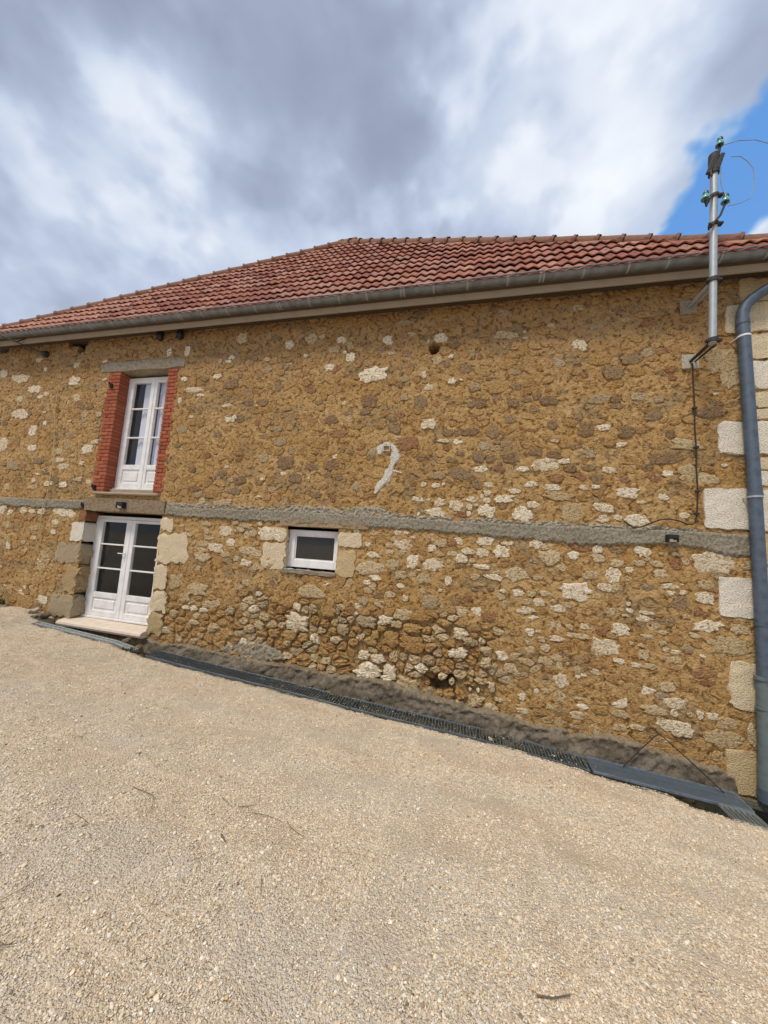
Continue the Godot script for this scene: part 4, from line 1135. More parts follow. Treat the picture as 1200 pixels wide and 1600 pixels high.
func casement(house: Node3D, called: String, q: Dictionary) -> void:
	var z: float = q.z
	var d := part(called, house)
	tag(d, q.label)
	var f := Geo.new()
	f.span(q.x0, q.x0 + 0.055, q.y0, q.y1, z - 0.07, z, 0.005)
	f.span(q.x1 - 0.055, q.x1, q.y0, q.y1, z - 0.07, z, 0.005)
	f.span(q.x0 + 0.056, q.x1 - 0.056, q.y1 - 0.06, q.y1, z - 0.07, z - 0.001, 0.005)
	f.span(q.x0 - 0.01, q.x1 + 0.01, q.y0 - 0.005, q.y0 + 0.035, z - 0.07, z + 0.035, 0.006)
	obj("frame", f, M["paint"], d)
	for side in 2:
		var a: float = q.x0 + 0.058 if side == 0 else q.mid + 0.002
		var b: float = q.mid - 0.002 if side == 0 else q.x1 - 0.058
		var ga: float = q.glass[side * 2]
		var gb: float = q.glass[side * 2 + 1]
		var y0: float = q.y0 + 0.037
		var y1: float = q.y1 - 0.062
		var zf := z + 0.012
		var leaf := Geo.new()
		leaf.span(a, ga, y0, y1, z - 0.05, zf, 0.006)
		leaf.span(gb, b, y0, y1, z - 0.05, zf, 0.006)
		leaf.span(ga + 0.0005, gb - 0.0005, q.top, y1, z - 0.05, zf - 0.0006, 0.006)
		leaf.span(ga + 0.0005, gb - 0.0005, q.sill - 0.10, q.sill, z - 0.05, zf - 0.0006, 0.006)
		leaf.span(ga + 0.0005, gb - 0.0005, y0, y0 + 0.105, z - 0.05, zf - 0.0006, 0.006)
		obj("leaf", leaf, M["paint"], d)
		var panel := Geo.new()
		panel.span(ga - 0.002, gb + 0.002, y0 + 0.10, q.sill - 0.095, z - 0.045, zf - 0.022, 0.004)
		panel.span(ga + 0.045, gb - 0.045, y0 + 0.148, q.sill - 0.143, z - 0.03, zf - 0.008, 0.008)
		obj("panel", panel, M["paint"], d)
		var bars: Array = [q.sill] + q.bars + [q.top]
		for k in bars.size() - 1:
			if k > 0:
				var bar := Geo.new()
				bar.span(ga - 0.001, gb + 0.001, bars[k] - 0.015, bars[k] + 0.015, z - 0.04, zf - 0.006, 0.006)
				obj("muntin", bar, M["paint"], d)
			var pane := Geo.new()
			var lo: float = bars[k] + (0.012 if k > 0 else -0.004)
			var hi: float = bars[k + 1] - (0.012 if k < bars.size() - 2 else -0.004)
			pane.flat([Vector3(ga - 0.003, lo, z - 0.02), Vector3(gb + 0.003, lo, z - 0.02), Vector3(gb + 0.003, hi, z - 0.02), Vector3(ga - 0.003, hi, z - 0.02)], Vector3(0, 0, -50))
			obj("pane", pane, M["glass" if called == "window" else "glass_clear"], d)
	var bead := Geo.new()
	bead.span(q.mid - 0.022, q.mid + 0.022, q.y0 + 0.04, q.y1 - 0.064, z - 0.02, z + 0.022, 0.006)
	obj("meeting_bead", bead, M["paint"], d)
	if q.has("lever"):
		var h := Geo.new()
		h.span(q.mid - 0.058, q.mid - 0.030, q.lever - 0.14, q.lever + 0.05, z + 0.013, z + 0.020, 0.002)
		h.tube([Vector3(q.mid - 0.044, q.lever, z + 0.015), Vector3(q.mid - 0.044, q.lever, z + 0.055), Vector3(q.mid - 0.06, q.lever, z + 0.062), Vector3(q.mid - 0.165, q.lever + 0.002, z + 0.062)], 0.010, 8)
		obj("handle", h, M["white_plastic"], d)
	# the room behind
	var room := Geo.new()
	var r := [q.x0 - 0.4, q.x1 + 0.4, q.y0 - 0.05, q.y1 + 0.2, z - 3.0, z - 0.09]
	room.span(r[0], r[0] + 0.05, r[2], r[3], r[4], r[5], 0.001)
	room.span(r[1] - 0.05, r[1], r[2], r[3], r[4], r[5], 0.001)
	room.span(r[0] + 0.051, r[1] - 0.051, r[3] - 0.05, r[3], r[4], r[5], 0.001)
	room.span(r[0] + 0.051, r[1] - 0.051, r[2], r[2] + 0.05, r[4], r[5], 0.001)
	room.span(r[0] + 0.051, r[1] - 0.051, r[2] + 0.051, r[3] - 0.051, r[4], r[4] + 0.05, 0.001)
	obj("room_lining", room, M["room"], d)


func openings(house: Node3D) -> void:
	casement(house, "door", {"label": "white double french door with three panes to each leaf", "z": -0.22, "x0": -7.30, "x1": -5.51, "y0": 0.885, "y1": 2.885, "mid": -6.405,
		"glass": [-7.10, -6.515, -6.295, -5.71], "sill": 1.375, "top": 2.765, "bars": [1.845, 2.32], "lever": 2.16})
	casement(house, "window", {"label": "white tall upper window in brick jambs", "z": -0.20, "x0": -6.955, "x1": -5.60, "y0": 3.42, "y1": 5.78, "mid": -6.285,
		"glass": [-6.80, -6.37, -6.205, -5.75], "sill": 3.935, "top": 5.665, "bars": [4.50, 5.11]})
	var cu := Geo.new()
	for side in [[-6.62, -6.33], [-6.21, -5.72]]:
		var fv := cu.v.size()
		var fi := cu.i.size()
		for k in 31:
			var x := lerpf(side[0], side[1], k / 30.0)
			for r in 2:
				cu.vert(Vector3(x, 3.46 + r * 2.28, -0.285 + 0.012 * sin(x * 46.0) + 0.006 * sin(x * 117.0)), Vector3.BACK, Vector2(x, r))
		for k in 30:
			cu.quad(fv + k * 2, fv + k * 2 + 1, fv + k * 2 + 3, fv + k * 2 + 2)
		cu.smooth(fv, fi)
	obj("curtain", cu, M["curtain"], house)
	# the small window
	var w := part("window", house)
	tag(w, "small white single pane window below the concrete band")
	var z := -0.11
	var f := Geo.new()
	f.span(-2.915, -2.80, 2.185, 2.815, z - 0.06, z, 0.006)
	f.span(-2.07, -1.985, 2.185, 2.815, z - 0.06, z, 0.006)
	f.span(-2.799, -2.071, 2.72, 2.815, z - 0.06, z - 0.001, 0.006)
	f.span(-2.799, -2.071, 2.185, 2.315, z - 0.06, z - 0.001, 0.006)
	f.span(-2.81, -2.06, 2.305, 2.73, z - 0.055, z - 0.02, 0.004)
	obj("frame", f, M["paint"], w)
	var pane := Geo.new()
	pane.flat([Vector3(-2.785, 2.33, z - 0.015), Vector3(-2.09, 2.33, z - 0.015), Vector3(-2.09, 2.71, z - 0.015), Vector3(-2.785, 2.71, z - 0.015)], Vector3(0, 0, -50))
	obj("pane", pane, M["glass_clear"], w)
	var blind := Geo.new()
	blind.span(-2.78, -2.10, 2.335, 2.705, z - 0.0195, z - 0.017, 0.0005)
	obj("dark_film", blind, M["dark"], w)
	obj("sill", rough_block(-2.98, -1.985, 2.09, 2.145, -0.2, 0.03, 0.012, Color(0.30, 0.26, 0.20), 5.0), M["concrete"], w)
	var flakes := Geo.new()
	for k in 9:
		flakes.tint = Color(1, 1, 1) * rng.randf_range(0.75, 1.0)
		flakes.box(Vector3(rng.randf_range(-2.9, -2.45), 2.150 + rng.randf() * 0.012, rng.randf_range(-0.09, 0.0)), Vector3(rng.randf_range(0.03, 0.09), 0.006, rng.randf_range(0.02, 0.05)), 0.001, Basis(Vector3.UP, rng.randf() * 3.0) * Basis(Vector3.RIGHT, rng.randf_range(-0.2, 0.2)))
	obj("paint_flake", flakes, M["paint"], w)
	# sill of the upper window and the step below the door
	var sill := Geo.new()
	sill.tint = Color(1.5, 1.55, 1.6)
	sill.span(-7.15, -5.59, 3.282, 3.335, -0.20, 0.075, 0.018)
	sill.span(-6.95, -5.60, 3.336, 3.42, -0.27, -0.10, 0.01)
	obj("sill", sill, M["board"], house)
	var step := Geo.new()
	step.tint = Color(0.68, 0.58, 0.48)
	var profile := [Vector2(-0.30, 0.885), Vector2(0.06, 0.865), Vector2(0.115, 0.855), Vector2(0.145, 0.835), Vector2(0.155, 0.80), Vector2(0.14, 0.765), Vector2(0.11, 0.75), Vector2(-0.30, 0.745)]
	for k in profile.size() - 1:
		var a: Vector2 = profile[k]
		var b: Vector2 = profile[k + 1]
		step.flat([Vector3(-7.42, a.y, a.x), Vector3(-5.46, a.y - 0.015, a.x), Vector3(-5.46, b.y - 0.015, b.x), Vector3(-7.42, b.y, b.x)], Vector3(-6.4, 0.81, 0.0))
	for x in [-7.42, -5.46]:
		var ring := []
		for p in profile:
			ring.append(Vector3(x, p.y - (0.015 if x > -6.0 else 0.0), p.x))
		step.flat(ring, Vector3(-6.4, 0.81, 0.0))
	tag(obj("door_step", step, M["paint_stone"], house), "pinkish rounded stone step under the door")
	for p in [Vector2(-7.12, 5.52), Vector2(-7.16, 3.42), Vector2(-7.36, 3.05)]:
		var pin := Geo.new()
		pin.box(Vector3(p.x, p.y, 0.03), Vector3(0.045, 0.10, 0.05), 0.008)
		pin.tube([Vector3(p.x, p.y, 0.0), Vector3(p.x, p.y, 0.07), Vector3(p.x, p.y + 0.06, 0.075)], 0.012, 7)
		obj("shutter_pin", pin, M["iron"], house)


# ---------------------------------------------------------------- roof
const EAVE := Vector3(0, 6.585, 0.40)
const RISE := Vector3(0, 3.56, -2.58)
const APEX := Vector3(-3.2, 10.145, -2.18)
const ROOF_LEFT := -10.77
const ROOF_RIGHT := 4.44


func roll(x: float) -> float:                    # the double wave of a tile, x from 0 to 0.31
	var k := x / 0.155
	var a := 0.031 if int(k) % 2 == 0 else 0.023
	return a * pow(0.5 - 0.5 * cos(k * TAU), 0.85)


func tile_mesh(clip: Callable) -> Geo:
	var g := Geo.new()
	var n := 12
	var up := [[0.0, 0.055], [0.365, 0.014]]
	var rows := []
	for r in up:
		rows.append(g.v.size())
		for k in n + 1:
			var x: float = clip.call(0.31 * k / n, r[0])
			g.vert(Vector3(x, r[0], r[1] + roll(x)), Vector3.BACK, Vector2(x, r[0]))
	for k in n:
		g.quad(rows[0] + k, rows[0] + k + 1, rows[1] + k + 1, rows[1] + k)
	g.smooth(0, 0)
	var fv := g.v.size()
	for k in n + 1:
		var x: float = clip.call(0.31 * k / n, 0.0)
		g.vert(Vector3(x, 0.0, 0.055 + roll(x)), Vector3(0, -1, 0), Vector2(x, 0))
		g.vert(Vector3(x, 0.004, 0.040 + roll(x) * 0.96), Vector3(0, -1, 0), Vector2(x, 0.02))
	for k in n:
		g.quad(fv + k * 2, fv + k * 2 + 2, fv + k * 2 + 3, fv + k * 2 + 1)
	return g


func roof(house: Node3D) -> void:
	var slant := RISE.length()
	var d := RISE / slant
	var nn := Vector3.RIGHT.cross(d)
	var deck := Geo.new()
	deck.tint = Color(0.33, 0.13, 0.08)
	var a := Vector3(ROOF_LEFT, EAVE.y - 0.01, EAVE.z - 0.02)
	var b := Vector3(ROOF_RIGHT, EAVE.y - 0.01, EAVE.z - 0.02)
	var c := Vector3(ROOF_RIGHT, EAVE.y - 0.01, -4.76)
	var e := Vector3(ROOF_LEFT, EAVE.y - 0.01, -4.76)
	var mid := Vector3(-3.2, 7.5, -2.2)
	for f in [[b, c], [c, e], [e, a]]:
		deck.flat([f[0], f[1], APEX], mid)
	deck.tint = Color(0.12, 0.06, 0.04)
	deck.flat([a, b, APEX], mid)
	deck.tint = Color(0.10, 0.07, 0.045)
	deck.flat([a, b, c, e], mid)
	var top := obj("roof", deck, M["brick"], house)
	tag(top, "red clay tiled hip roof")
	var whole := tile_mesh(func(x: float, _s: float) -> float: return x).mesh()
	var all := []
	var rows := 14
	for r in rows:
		var s0 := slant * r / rows
		var x := ROOF_LEFT - 0.1
		while x < ROOF_RIGHT:
			var t0 := (s0) / slant
			var t1 := minf((s0 + 0.365) / slant, 1.0)
			var l0 := lerpf(ROOF_LEFT, APEX.x, t0)
			var l1 := lerpf(ROOF_LEFT, APEX.x, t1)
			var r0 := lerpf(ROOF_RIGHT, APEX.x, t0)
			var r1 := lerpf(ROOF_RIGHT, APEX.x, t1)
			if x + 0.31 > l0 + 0.01 and x < r0 - 0.01:
				var at := Vector3(x, 0, 0) + EAVE + d * s0
				var clipped := x < l1 or x + 0.31 > r1
				all.append({"at": at, "clip": [l0 - x, l1 - x, r0 - x, r1 - x] if clipped else [], "rank": at.distance_squared_to(Vector3(0, UP, 5.3))})
			x += 0.31
	all.sort_custom(func(p, q): return p.rank < q.rank)
	var far := Geo.new()
	for k in all.size():
		var q: Dictionary = all[k]
		var mesh: Variant = whole
		var sway := Basis(Vector3.RIGHT, rng.randf_range(-0.012, 0.012)) * Basis(Vector3.BACK, rng.randf_range(-0.012, 0.012))
		var place := Transform3D(Basis(Vector3.RIGHT, d, nn) * sway, q.at + nn * rng.randf_range(-0.004, 0.004))
		var worn: float = smoothstep(-0.1, 0.5, broad.get_noise_2d(q.at.x * 0.6, q.at.y * 1.2) + 0.05 * (q.at.x + 1.0))
		var pick: int = [2, 4, 5, 4][rng.randi() % 4] if rng.randf() < worn * 0.7 else rng.randi() % 6
		var m: Material = M["tile%d" % pick]
		if q.clip:
			var w: Array = q.clip
			mesh = tile_mesh(func(x: float, s: float) -> float: return clampf(x, lerpf(w[0], w[1], s / 0.365), maxf(lerpf(w[0], w[1], s / 0.365), lerpf(w[2], w[3], s / 0.365))))
		if k < 300:
			var o := obj("tile", mesh, m, top)
			o.transform = place
		else:
			var one: Geo = mesh if mesh is Geo else tile_mesh(func(x: float, _s: float) -> float: return x)
			var base := far.v.size()
			for j in one.v.size():
				far.vert(place * one.v[j], place.basis * one.n[j], one.uv[j])
			for j in one.i:
				far.i.append(base + j)
	if far.v.size():
		tag(obj("far_tiles", far, M["tile1"], top), "", "", "", "stuff")
	# hip tiles with a raised collar at the lower end
	var cap := Geo.new()
	var bands := [[0.0, 0.112], [0.045, 0.115], [0.055, 0.098], [0.40, 0.084]]
	var n := 12
	for r in bands:
		for k in n + 1:
			var ang := lerpf(-0.62, 0.62, float(k) / n) * PI
			cap.vert(Vector3(sin(ang) * r[1], r[0], cos(ang) * r[1]), Vector3(sin(ang), 0, cos(ang)), Vector2(ang * 0.1, r[0]))
	for r in bands.size() - 1:
		for k in n:
			cap.quad(r * (n + 1) + k, r * (n + 1) + k + 1, (r + 1) * (n + 1) + k + 1, (r + 1) * (n + 1) + k)
	cap.smooth(0, 0)
	var knob := Geo.new()
	var cap_mesh := cap.mesh()
	for from in [Vector3(ROOF_LEFT, EAVE.y + 0.035, EAVE.z - 0.01), Vector3(ROOF_RIGHT, EAVE.y + 0.035, EAVE.z - 0.01)]:
		var to := APEX + Vector3(0, 0.035, 0.02)
		var along: Vector3 = (to - from).normalized()
		var out := (Vector3.UP + Vector3(signf(from.x + 3.2) * 0.15, 0, 0.25))
		out = (out - along * out.dot(along)).normalized()
		var count := int(from.distance_to(to) / 0.36)
		for k in count + 1:
			var o := obj("hip_tile", cap_mesh, M["ridge"], top)
			o.transform = Transform3D(Basis(along.cross(out).normalized(), along, out) * Basis(Vector3.RIGHT, rng.randf_range(-0.02, 0.02)), from + along * (0.36 * k) - out * 0.005)
	obj("apex_cap", func_cap(), M["ridge"], top).position = APEX + Vector3(0, -0.03, 0)


func func_cap() -> Geo:
	var g := Geo.new()
	g.lathe([Vector2(0.19, -0.10), Vector2(0.17, 0.0), Vector2(0.12, 0.08), Vector2(0.05, 0.12), Vector2(0.0, 0.125)], Vector3.ZERO, Vector3.UP, 14)
	return g


func arc_strip(g: Geo, x0: float, x1: float, at: Vector2, r: float, from: float, to: float, n: int, sign_: float) -> void:
	var fv := g.v.size()
	for k in n + 1:
		var ang := lerpf(from, to, float(k) / n)
		var nn := Vector3(0, sin(ang), cos(ang)) * sign_
		for x in [x0, x1]:
			g.vert(Vector3(x, at.y + sin(ang) * r, at.x + cos(ang) * r), nn, Vector2(x, ang * r))
	for k in n:
		g.quad(fv + k * 2, fv + k * 2 + 1, fv + k * 2 + 3, fv + k * 2 + 2)


func rainwater(house: Node3D) -> void:
	var board := Geo.new()
	board.span(-10.74, 4.40, 6.49, 6.635, 0.225, 0.25, 0.004)
	board.tint = Color(1.6, 1.6, 1.6)
	board.span(-10.74, 4.40, 6.47, 6.489, 0.222, 0.256, 0.005)
	tag(obj("fascia", board, M["board"], house), "pale painted board under the gutter")
	var g := Geo.new()
	var at := Vector2(0.352, 6.652)
	arc_strip(g, -10.82, 4.50, at, 0.086, -PI, 0.0, 18, 1.0)
	arc_strip(g, -10.82, 4.50, at, 0.083, -PI, 0.0, 18, -1.0)
	for x in [-10.82, 4.50]:
		var ring := []
		for k in 19:
			var ang := lerpf(-PI, 0.0, k / 18.0)
			ring.append(Vector3(x, at.y + sin(ang) * 0.086, at.x + cos(ang) * 0.086))
		g.flat(ring, Vector3(-3, 6.6, 0.35))
	g.tube([Vector3(-10.82, at.y + 0.004, at.x + 0.086), Vector3(4.50, at.y + 0.004, at.x + 0.086)], 0.011, 10)
	var gutter := obj("gutter", g, M["zinc"], house)
	tag(gutter, "weathered grey zinc half round gutter along the eaves")
	var x := -10.5
	var k := 0
	while x < 4.4:
		var s := Geo.new()
		if k % 4 == 2:
			arc_strip(s, x - 0.035, x - 0.012, at, 0.0895, -PI * 0.95, 0.1, 12, 1.0)
			arc_strip(s, x + 0.012, x + 0.035, at, 0.0895, -PI * 0.95, 0.1, 12, 1.0)
		else:
			arc_strip(s, x - 0.012, x + 0.012, at, 0.0895, -PI * 0.95, 0.1, 12, 1.0)
		obj("bracket", s, M["zinc_strap"], gutter)
		x += 0.52 + 0.06 * sin(k * 2.3)
		k += 1
	var pipe := Geo.new()
	pipe.tube([Vector3(3.515, 1.30, 0.11), Vector3(3.52, 2.1, 0.11), Vector3(3.505, 3.66, 0.11), Vector3(3.465, 5.72, 0.11), Vector3(3.455, 5.90, 0.11), Vector3(3.465, 6.0, 0.11), Vector3(3.495, 6.09, 0.115), Vector3(3.56, 6.17, 0.13), Vector3(3.65, 6.235, 0.16), Vector3(3.80, 6.31, 0.21), Vector3(3.95, 6.375, 0.27), Vector3(4.05, 6.43, 0.31), Vector3(4.10, 6.50, 0.34), Vector3(4.11, 6.58, 0.35)], 0.066, 18)
	var down := obj("downpipe", pipe, M["pipe"], house)
	tag(down, "blue grey downpipe with a bend at the top of the corner")
	var low := Geo.new()
	low.tube([Vector3(3.478, 0.13, 0.12), Vector3(3.50, 0.7, 0.115), Vector3(3.514, 1.36, 0.11)], 0.074, 18)
	tag(obj("lower_pipe", low, M["pipe_low"], down), "greenish lower length of the downpipe")
	var shoe := Geo.new()
	shoe.tint = Color(1.8, 1.9, 2.1)
	shoe.tube([Vector3(3.474, 0.0, 0.125), Vector3(3.478, 0.14, 0.12)], 0.079, 18)
	obj("pipe_foot", shoe, M["pipe"], down)
	for q in [[3.507, 3.55, 0.074, 0.05], [3.507, 3.60, 0.070, 0.10], [3.459, 5.86, 0.072, 0.06], [3.515, 1.98, 0.071, 0.03], [3.50, 1.36, 0.080, 0.04], [3.497, 1.02, 0.079, 0.02]]:
		var collar := Geo.new()
		collar.tube([Vector3(q[0], q[1] - q[3] / 2.0, 0.11), Vector3(q[0], q[1] + q[3] / 2.0, 0.11)], q[2], 18)
		obj("collar", collar, M["pipe"] if q[1] > 1.5 else M["pipe_low"], down)
	for q in [[3.467, 5.66, 0.0705], [3.507, 3.53, 0.075]]:
		var clamp_ := Geo.new()
		clamp_.tube([Vector3(q[0], q[1] - 0.012, 0.11), Vector3(q[0], q[1] + 0.012, 0.11)], q[2], 18)
		clamp_.tube([Vector3(q[0] - 0.06, q[1], 0.10), Vector3(q[0] - 0.085, q[1] - 0.01, 0.0)], 0.008, 8)
		obj("clamp", clamp_, M["white_plastic"] if q[1] > 4.0 else M["mast"], down)


# ---------------------------------------------------------------- drain along the wall
func grate(x0: float, x1: float, z0: float, z1: float, y0: float, y1: float, spacing: float, m: Material, label: String, called: String, tilt := 0.0) -> void:
	var t := thing(called, label, "drain grate", Vector3((x0 + x1) / 2.0, (y0 + y1) / 2.0, (z0 + z1) / 2.0), "steel grates over the drain")
	t.rotation = Vector3(tilt, 0, atan2(y1 - y0, x1 - x0))
	var lx := Vector2(x1 - x0, y1 - y0).length() / 2.0
	var lz := (z1 - z0) / 2.0
	var f := Geo.new()
	f.span(-lx, lx, -0.03, 0.0, -lz, -lz + 0.006, 0.001)
	f.span(-lx, lx, -0.03, 0.0, lz - 0.006, lz, 0.001)
	f.span(-lx, -lx + 0.006, -0.03, -0.0006, -lz + 0.007, lz - 0.007, 0.001)
	f.span(lx - 0.006, lx, -0.03, -0.0006, -lz + 0.007, lz - 0.007, 0.001)
	obj("frame", f, m, t)
	var bars := Geo.new()
	var x := -lx + spacing
	while x < lx - spacing * 0.4:
		bars.span(x - 0.0035, x + 0.0035, -0.026, -0.0012, -lz + 0.007, lz - 0.007, 0.001)
		x += spacing
	tag(obj("bars", bars, m, t), "", "", "", "stuff")


func drains() -> void:
	var g := Geo.new()
	g.tint = Color(0.16, 0.15, 0.115)
	for k in 44:
		var x0 := -5.2 + k * 0.2
		var x1 := x0 + 0.1995
		var wide := 0.75 if x0 > 2.3 else 0.44
		var y := (curve(EDGE_X, EDGE_Y, x0) + curve(EDGE_X, EDGE_Y, x1)) / 2.0
		g.box(Vector3((x0 + x1) / 2.0, y - 0.13, 0.075), Vector3(x1 - x0, 0.25, 0.05), 0.002, Basis(Vector3.BACK, atan2(curve(EDGE_X, EDGE_Y, x1) - curve(EDGE_X, EDGE_Y, x0), 0.2)))
		g.span(x0, x1, y - 0.32, y - 0.26, 0.0, wide, 0.001)
	tag(obj("drain_channel", g, M["cement"]), "concrete drain channel hidden below the row of steel grates", "drain channel")
	var y_at := func(x: float) -> float: return curve(EDGE_X, EDGE_Y, x) + 0.012
	var cuts := [-5.05, -3.86, -2.66, -1.47, 0.25, 1.575]
	var said := ["dark steel grate beside the door step, topmost of the row", "dark steel grate second below the door step", "dark steel grate under the pale broken limestone in the wall",
		"dark steel grate below the dark hollow at the foot of the wall", "dark steel grate beside the bright blue grey one"]
	for k in 5:
		grate(cuts[k] + 0.006, cuts[k + 1] - 0.006, 0.105, 0.40, y_at.call(cuts[k]), y_at.call(cuts[k + 1]), 0.042, M["grating"], said[k], "drain_grate")
	grate(1.60, 3.17, 0.12, 0.415, y_at.call(1.6) + 0.02, y_at.call(3.17) + 0.035, 0.022, M["grating_new"], "bright blue grey steel grate with the bent rod on it", "drain_grate", 0.05)
	grate(2.83, 3.16, 0.43, 0.66, 0.055, 0.02, 0.05, M["cover"], "short green grey grate at the low end of the drain", "drain_grate")
	grate(3.22, 3.62, 0.30, 0.62, 0.0, -0.03, 0.045, M["black"], "black cast iron grate by the foot of the downpipe", "drain_grate")
	var c := Geo.new()
	for k in 11:
		var x0 := -7.52 + k * 0.205
		var y := curve(EDGE_X, EDGE_Y, x0 + 0.1) + 0.006
		var b := Basis(Vector3.BACK, atan2(curve(EDGE_X, EDGE_Y, x0 + 0.2) - curve(EDGE_X, EDGE_Y, x0), 0.2))
		for q in [[0.335, 0.012], [0.375, -0.002], [0.415, 0.008]]:
			c.box(Vector3(x0 + 0.1, y + q[1], q[0]), Vector3(0.2055, 0.03, 0.036), 0.004, b)
	tag(obj("channel_cover", c, M["cover"]), "grey green metal channel in the gravel before the door step", "drain cover")


# ---------------------------------------------------------------- mast, cables, lamps
func insulator(t: Node3D, at: Vector3, lean: Vector3) -> void:
	var g := Geo.new()
	var axis := lean.normalized()
	g.lathe([Vector2(0.012, 0.10), Vector2(0.026, 0.095), Vector2(0.030, 0.078), Vector2(0.024, 0.065), Vector2(0.030, 0.05), Vector2(0.038, 0.03), Vector2(0.045, 0.0), Vector2(0.038, -0.016), Vector2(0.026, 0.01), Vector2(0.010, 0.018)], at, axis, 16)
	var o := obj("insulator", g, M["insulator"], t)
	var cap := Geo.new()
	cap.lathe([Vector2(0.0, 0.110), Vector2(0.022, 0.105), Vector2(0.031, 0.090), Vector2(0.0315, 0.070)], at, axis, 14)
	obj("cap", cap, M["insulator_cap"], o)


func mast_and_cables() -> void:
	var t := thing("service_mast", "galvanised steel pole with green glass insulators bracketed to the wall above the eaves", "utility mast", Vector3(0, -0.08, 0))
	var g := Geo.new()
	g.tube([Vector3(2.865, 5.43, 0.53), Vector3(2.955, 7.98, 0.53)], 0.039, 18)
	obj("pole", g, M["mast"], t)
	var arms := [[Vector3(2.91, 5.48, 0.0), Vector3(2.875, 5.47, 0.50)], [Vector3(2.905, 6.28, 0.0), Vector3(2.90, 6.27, 0.50)]]
	for k in 2:
		var a: Array = arms[k]
		var plate := Geo.new()
		plate.tint = Color(0.78, 0.76, 0.70) if k == 0 else Color(0.5, 0.44, 0.36)
		plate.box(Vector3(a[0].x, a[0].y, 0.018), Vector3(0.20, 0.20, 0.03), 0.008)
		obj("wall_plate", plate, M["plaster"], t)
		var arm := Geo.new()
		arm.tint = Color(1.6, 1.4, 1.2)
		arm.tube([a[0], a[1]], 0.020, 10)
		arm.tube([a[0] + Vector3(0.05, -0.005, 0.02), a[1] + Vector3(0.055, -0.02, -0.02)], 0.012, 8)
		obj("arm", arm, M["iron"] if k == 0 else M["mast"], t)
		var ring := Geo.new()
		ring.tube([Vector3(a[1].x - 0.004, a[1].y - 0.025, 0.53), Vector3(a[1].x - 0.002, a[1].y + 0.025, 0.53)], 0.054, 16)
		ring.box(a[1] + Vector3(0.06, 0.0, 0.03), Vector3(0.05, 0.035, 0.05), 0.006)
		ring.box(a[1] + Vector3(-0.06, 0.0, 0.03), Vector3(0.04, 0.035, 0.05), 0.006)
		obj("clamp", ring, M["iron"], t)
	var head := Geo.new()
	head.tube([Vector3(2.945, 7.74, 0.53), Vector3(2.955, 8.02, 0.53)], 0.058, 14)
	head.box(Vector3(2.90, 7.83, 0.575), Vector3(0.055, 0.26, 0.03), 0.006, Basis(Vector3.BACK, -0.35))
	head.box(Vector3(2.99, 7.87, 0.575), Vector3(0.045, 0.22, 0.03), 0.006, Basis(Vector3.BACK, -0.3))
	head.tube([Vector3(2.88, 7.72, 0.58), Vector3(2.82, 7.68, 0.62)], 0.014, 7)
	head.tube([Vector3(2.88, 7.75, 0.58), Vector3(2.86, 7.62, 0.63)], 0.012, 7)
	head.tube([Vector3(2.98, 7.96, 0.56), Vector3(3.0, 8.05, 0.56), Vector3(3.0, 8.12, 0.56)], 0.013, 8)
	obj("head_clamp", head, M["iron"], t)
	insulator(t, Vector3(3.0, 8.12, 0.56), Vector3(0.1, 1, 0))
	for q in [[7.42, Vector3(2.80, 7.34, 0.60), -1.0], [7.02, Vector3(3.01, 7.26, 0.60), 1.0]]:
		var arm := Geo.new()
		var px := lerpf(2.865, 2.955, (q[0] - 5.43) / 2.55)
		arm.tube([Vector3(px, q[0] - 0.02, 0.53), Vector3(px, q[0] + 0.02, 0.53)], 0.055, 14)
		arm.box(Vector3(px + 0.065, q[0], 0.54), Vector3(0.05, 0.03, 0.06), 0.005)
		var hold: Vector3 = q[1]
		if q[2] < 0.0:
			arm.tube([Vector3(px - 0.04, q[0] - 0.01, 0.57), hold + Vector3(0.06, 0.02, 0), hold + Vector3(0.01, -0.10, 0.0), hold + Vector3(0, -0.02, 0)], 0.013, 8)
		else:
			arm.tube([Vector3(px - 0.06, q[0] - 0.07, 0.58), Vector3(px - 0.02, q[0], 0.59), Vector3(px + 0.03, q[0] + 0.06, 0.60), hold + Vector3(-0.01, -0.05, 0), hold], 0.013, 8)
			arm.tube([Vector3(px - 0.04, q[0] - 0.04, 0.58), Vector3(px - 0.10, q[0] - 0.045, 0.62)], 0.012, 7)
		obj("insulator_arm", arm, M["iron"], t)
		insulator(t, hold, Vector3(0.12, 1, 0.0))
	var place := func(u: float, v: float) -> Vector3: return Vector3(2.955 + (u - 1112.0) * 0.0088, 8.0 - (v - 232.0) * 0.0096, 0.56)
	for w in [["thin blue green wire curving out to the right from the top insulator", [[1122, 229], [1140, 226], [1160, 229], [1178, 239], [1190, 255], [1198, 275], [1200, 292], [1196, 305]]],
		["thin blue green wire looped back to the lower insulator of the mast", [[1130, 248], [1142, 250], [1150, 259], [1156, 270], [1157, 285], [1155, 300], [1151, 313], [1140, 318], [1124, 320]]],
		["short thin wire hanging close to the right of the pole", [[1118, 262], [1117, 285], [1120, 300], [1126, 310], [1127, 317]]]]:
		var path := []
		for p in w[1]:
			path.append(place.call(p[0], p[1]))
		var wire := Geo.new()
		wire.tube(path, 0.0045, 6)
		tag(obj("loose_wire", wire, M["cover"]), w[0], "wire", "wires at the mast")
	var cable := Geo.new()
	var z := 0.045
